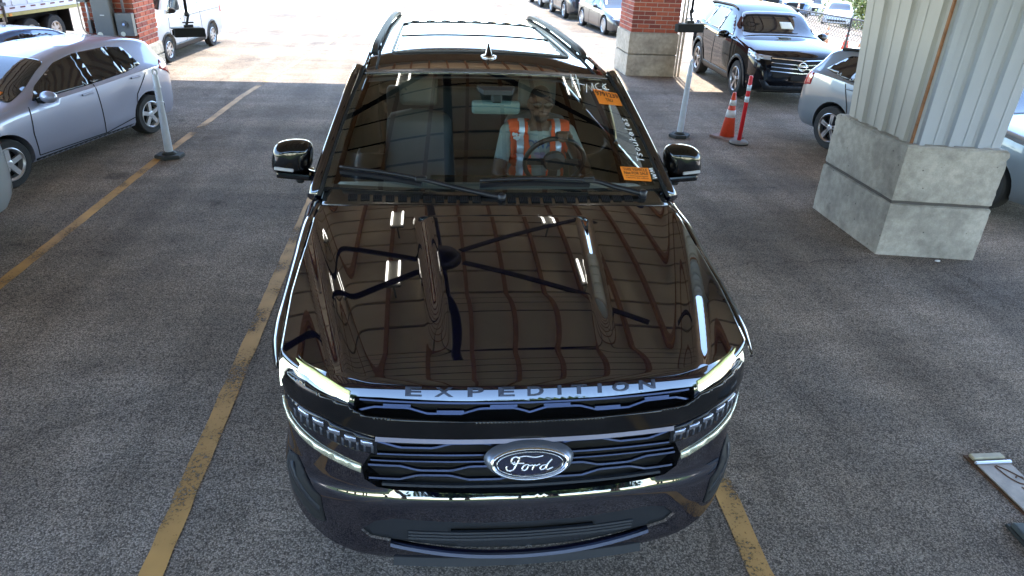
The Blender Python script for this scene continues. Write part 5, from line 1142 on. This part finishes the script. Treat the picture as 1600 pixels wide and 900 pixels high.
far = [(24.6, 46.6, P_BLU, CROSS, -30, 'blue'), (27.0, 45.2, P_WHT, SEDAN, -30, 'white'), (29.4, 43.9, P_PEARL, CROSS, -30, 'silver'), (33, 60, P_WHT, CROSS, -30, 'ivory'), (36, 58.2, P_RED, SEDAN, -30, 'dark red'), (39, 56.4, P_PEARL, SEDAN, -30, 'pearl grey'), (30.2, 61.8, P_DK, CROSS, -30, 'graphite'), (43, 80, P_WHT, SEDAN, -30, 'cream'), (47, 77.6, P_BLU, SEDAN, -30, 'deep blue'), (51, 75.2, P_TAN, CROSS, -30, 'champagne'), (39, 82.4, P_PEARL, CROSS, -30, 'pale grey')]
for x, y, pt, spx, hd_, nm in far: make_car('parked_car', nm + ' ' + ('sedan' if spx is SEDAN else 'crossover') + ' in the far lot beyond the fence', dict(spx, cladding=False, gaps=[], handles=[]), pt, (x, y, lot_z(x)), R(hd_ + random.uniform(-3, 3)), (1, 1, 1), 'cars in the far lot')
LEAF = [mat('leaf_yellow_green', (.12, .15, .022), .6, var=.3, vscale=4), mat('leaf_green', (.06, .11, .02), .6, var=.3, vscale=4)]
def bush(label, x, y, r, h, n=1500):
    t = thing('bush', label, 'bush', (x, y, lot_z(x)), 0, 'bushes beyond the fence'); V = []; F = []; lobes = [(random.uniform(-.55, .55) * r, random.uniform(-.55, .55) * r, random.uniform(.4, .8) * h, random.uniform(.4, .62) * r) for _ in range(7)]
    for i in range(n):
        lx, ly, lz, lr = random.choice(lobes); d = Vector((random.gauss(0, 1), random.gauss(0, 1), random.gauss(0, 1))).normalized() * lr * random.uniform(.6, 1.05); p = Vector((lx, ly, lz)) + d; p.z = max(.05, p.z)
        a = Vector((random.gauss(0, 1), random.gauss(0, 1), random.gauss(0, 1))).normalized() * random.uniform(.06, .12); b = a.orthogonal().normalized() * a.length * .6; k = len(V); V += [p - a, p + b, p + a, p - b]; F.append((k, k + 1, k + 2, k + 3))
    ob('foliage', (V, F), LEAF[0], t, recalc=False)
    for i in range(4): ob('stem', tube([(0, 0, 0), (random.uniform(-.3, .3) * r, random.uniform(-.3, .3) * r, h * .6)], [.05, .02], 6), mat('bark', (.08, .05, .03), .9), t)
bush('round yellow-green bush nearest the clad column', 21.3, 32.2, 1.5, 2.4, 3000); bush('low yellow-green bush left in the far lot', 22.5, 49.5, 2.0, 1.6, 2200); bush('long low bush between the rows of the far lot', 31.5, 51.5, 2.4, 1.7, 2400); bush('dark bush at the back of the far lot', 36, 70, 3.2, 2.4, 2600)

# ------------------------------------------------------------------ steel floor plate and rubber block at the right edge
SP = mat('stained_steel', (.30, .25, .20), .5, metal=.3, var=.4, vscale=7); RS = mat('rust_line', (.10, .045, .02), .8, var=.3, vscale=20)
fpz = thing('floor_plate', 'rust-edged steel plate lying on the asphalt at the right edge', 'plate', (2.83, .6, 0))
ob('rust_edge', box(-.118, .118, -.235, .245, 0, .006), RS, fpz); ob('plate_body', box(-.105, .105, -.225, .15, .007, .016, .003), SP, fpz)
ob('end_bar', box(-.10, .10, .185, .232, .007, .03, .006), mat('ochre_bar', (.36, .31, .20), .5, var=.2, vscale=15), fpz); ob('weld_lip', box(-.11, .12, .150, .172, .007, .026, .006), mat('bright_lip', (.62, .66, .70), .25, metal=.7), fpz)
for st in ([(-.01, .13), (.0, .05), (.03, -.01), (.075, -.03)], [(.0, .135), (.04, .09), (.07, .04), (.085, .0)], [(.04, .03), (.06, .045), (.085, .03)], [(.02, -.04), (.03, -.11), (.07, -.12), (.09, -.09)], [(.03, -.05), (.06, -.04), (.06, -.07)]):
    ob('rust_scroll', ribbon([(p.x, p.y, .0175) for p in catmull([(a, b, 0) for a, b in st], 5)], .008, (0, 0, 1), .002), RS, fpz)
rb_ = thing('rubber_block', 'dark rubber block on the asphalt in the bottom right corner', 'block', (2.86, .06, 0), R(-4))
ob('block', box(-.31, .4, -.5, .22, 0, .04, .012, 2), mat('grey_green_rubber', (.055, .065, .065), .65, var=.25, vscale=8), rb_); ob('block_skirt', box(-.325, .42, -.52, .235, 0, .018, .004), RBB, rb_)
LIT = mat('white_litter', (.75, .74, .72), .7)
for k, (x, y, nm) in enumerate([(4.42, 3.50, 'white scrap of litter at the foot of the clad column')]):
    tag(ob('litter', ball((0, 0, .008), 1, (.03, .018, .008) if k == 0 else (.012, .008, .008), 6), LIT, loc=(x, y, 0), rot=(0, 0, k)), nm, 'litter')

# ------------------------------------------------------------------ trees facing the front of the lane, mirrored in its lamps and bumper
GRN = mat('tree_leaves', (.055, .10, .022), .6, var=.35, vscale=2); BARK = mat('tree_bark', (.07, .05, .035), .9, var=.3, vscale=6)
def tree_meshes(h, n):
    lob = [(random.uniform(-1.6, 1.6), random.uniform(-1.6, 1.6), h * random.uniform(.45, .9), random.uniform(.9, 1.6)) for _ in range(12)]; V = []; F = []
    for i in range(n):
        lx, ly, lz, lr = random.choice(lob); p = Vector((lx, ly, lz)) + Vector((random.gauss(0, 1), random.gauss(0, 1), random.gauss(0, .8))).normalized() * lr * random.uniform(.5, 1.05)
        a = Vector((random.gauss(0, 1), random.gauss(0, 1), random.gauss(0, 1))).normalized() * random.uniform(.14, .26); b = a.orthogonal().normalized() * a.length * .6; k = len(V); V += [p - a, p + b, p + a, p - b]; F.append((k, k + 1, k + 2, k + 3))
    T = [tube([(0, 0, 0), (.05, 0, h * .3), (0, .08, h * .75)], [.24, .17, .06], 8)] + [tube([(0, 0, h * .3), (lx * .7, ly * .7, lz)], [.09, .03], 6) for lx, ly, lz, lr in lob[:7]]
    return mesh('crown', V, F, GRN), mesh('trunk', *merge(*T), BARK)
TM = [tree_meshes(9.0, 4200), tree_meshes(7.6, 3800)]
for i in range(22):
    cr, tk = TM[i % 2]; t = thing('tree', 'green tree facing the nose of the dark SUV, seen only mirrored in it', 'tree', (-24 + (i % 11) * 4.7 + (2.3 if i > 10 else 0) + random.uniform(-1, 1), (-22 if i < 11 else -26.5) + random.uniform(-1.5, 1.5), 0), random.uniform(0, 6), 'trees facing the lane')
    for me, nm in ((cr, 'crown'), (tk, 'trunk')): o = bpy.data.objects.new(nm, me); C.objects.link(o); o.parent = t
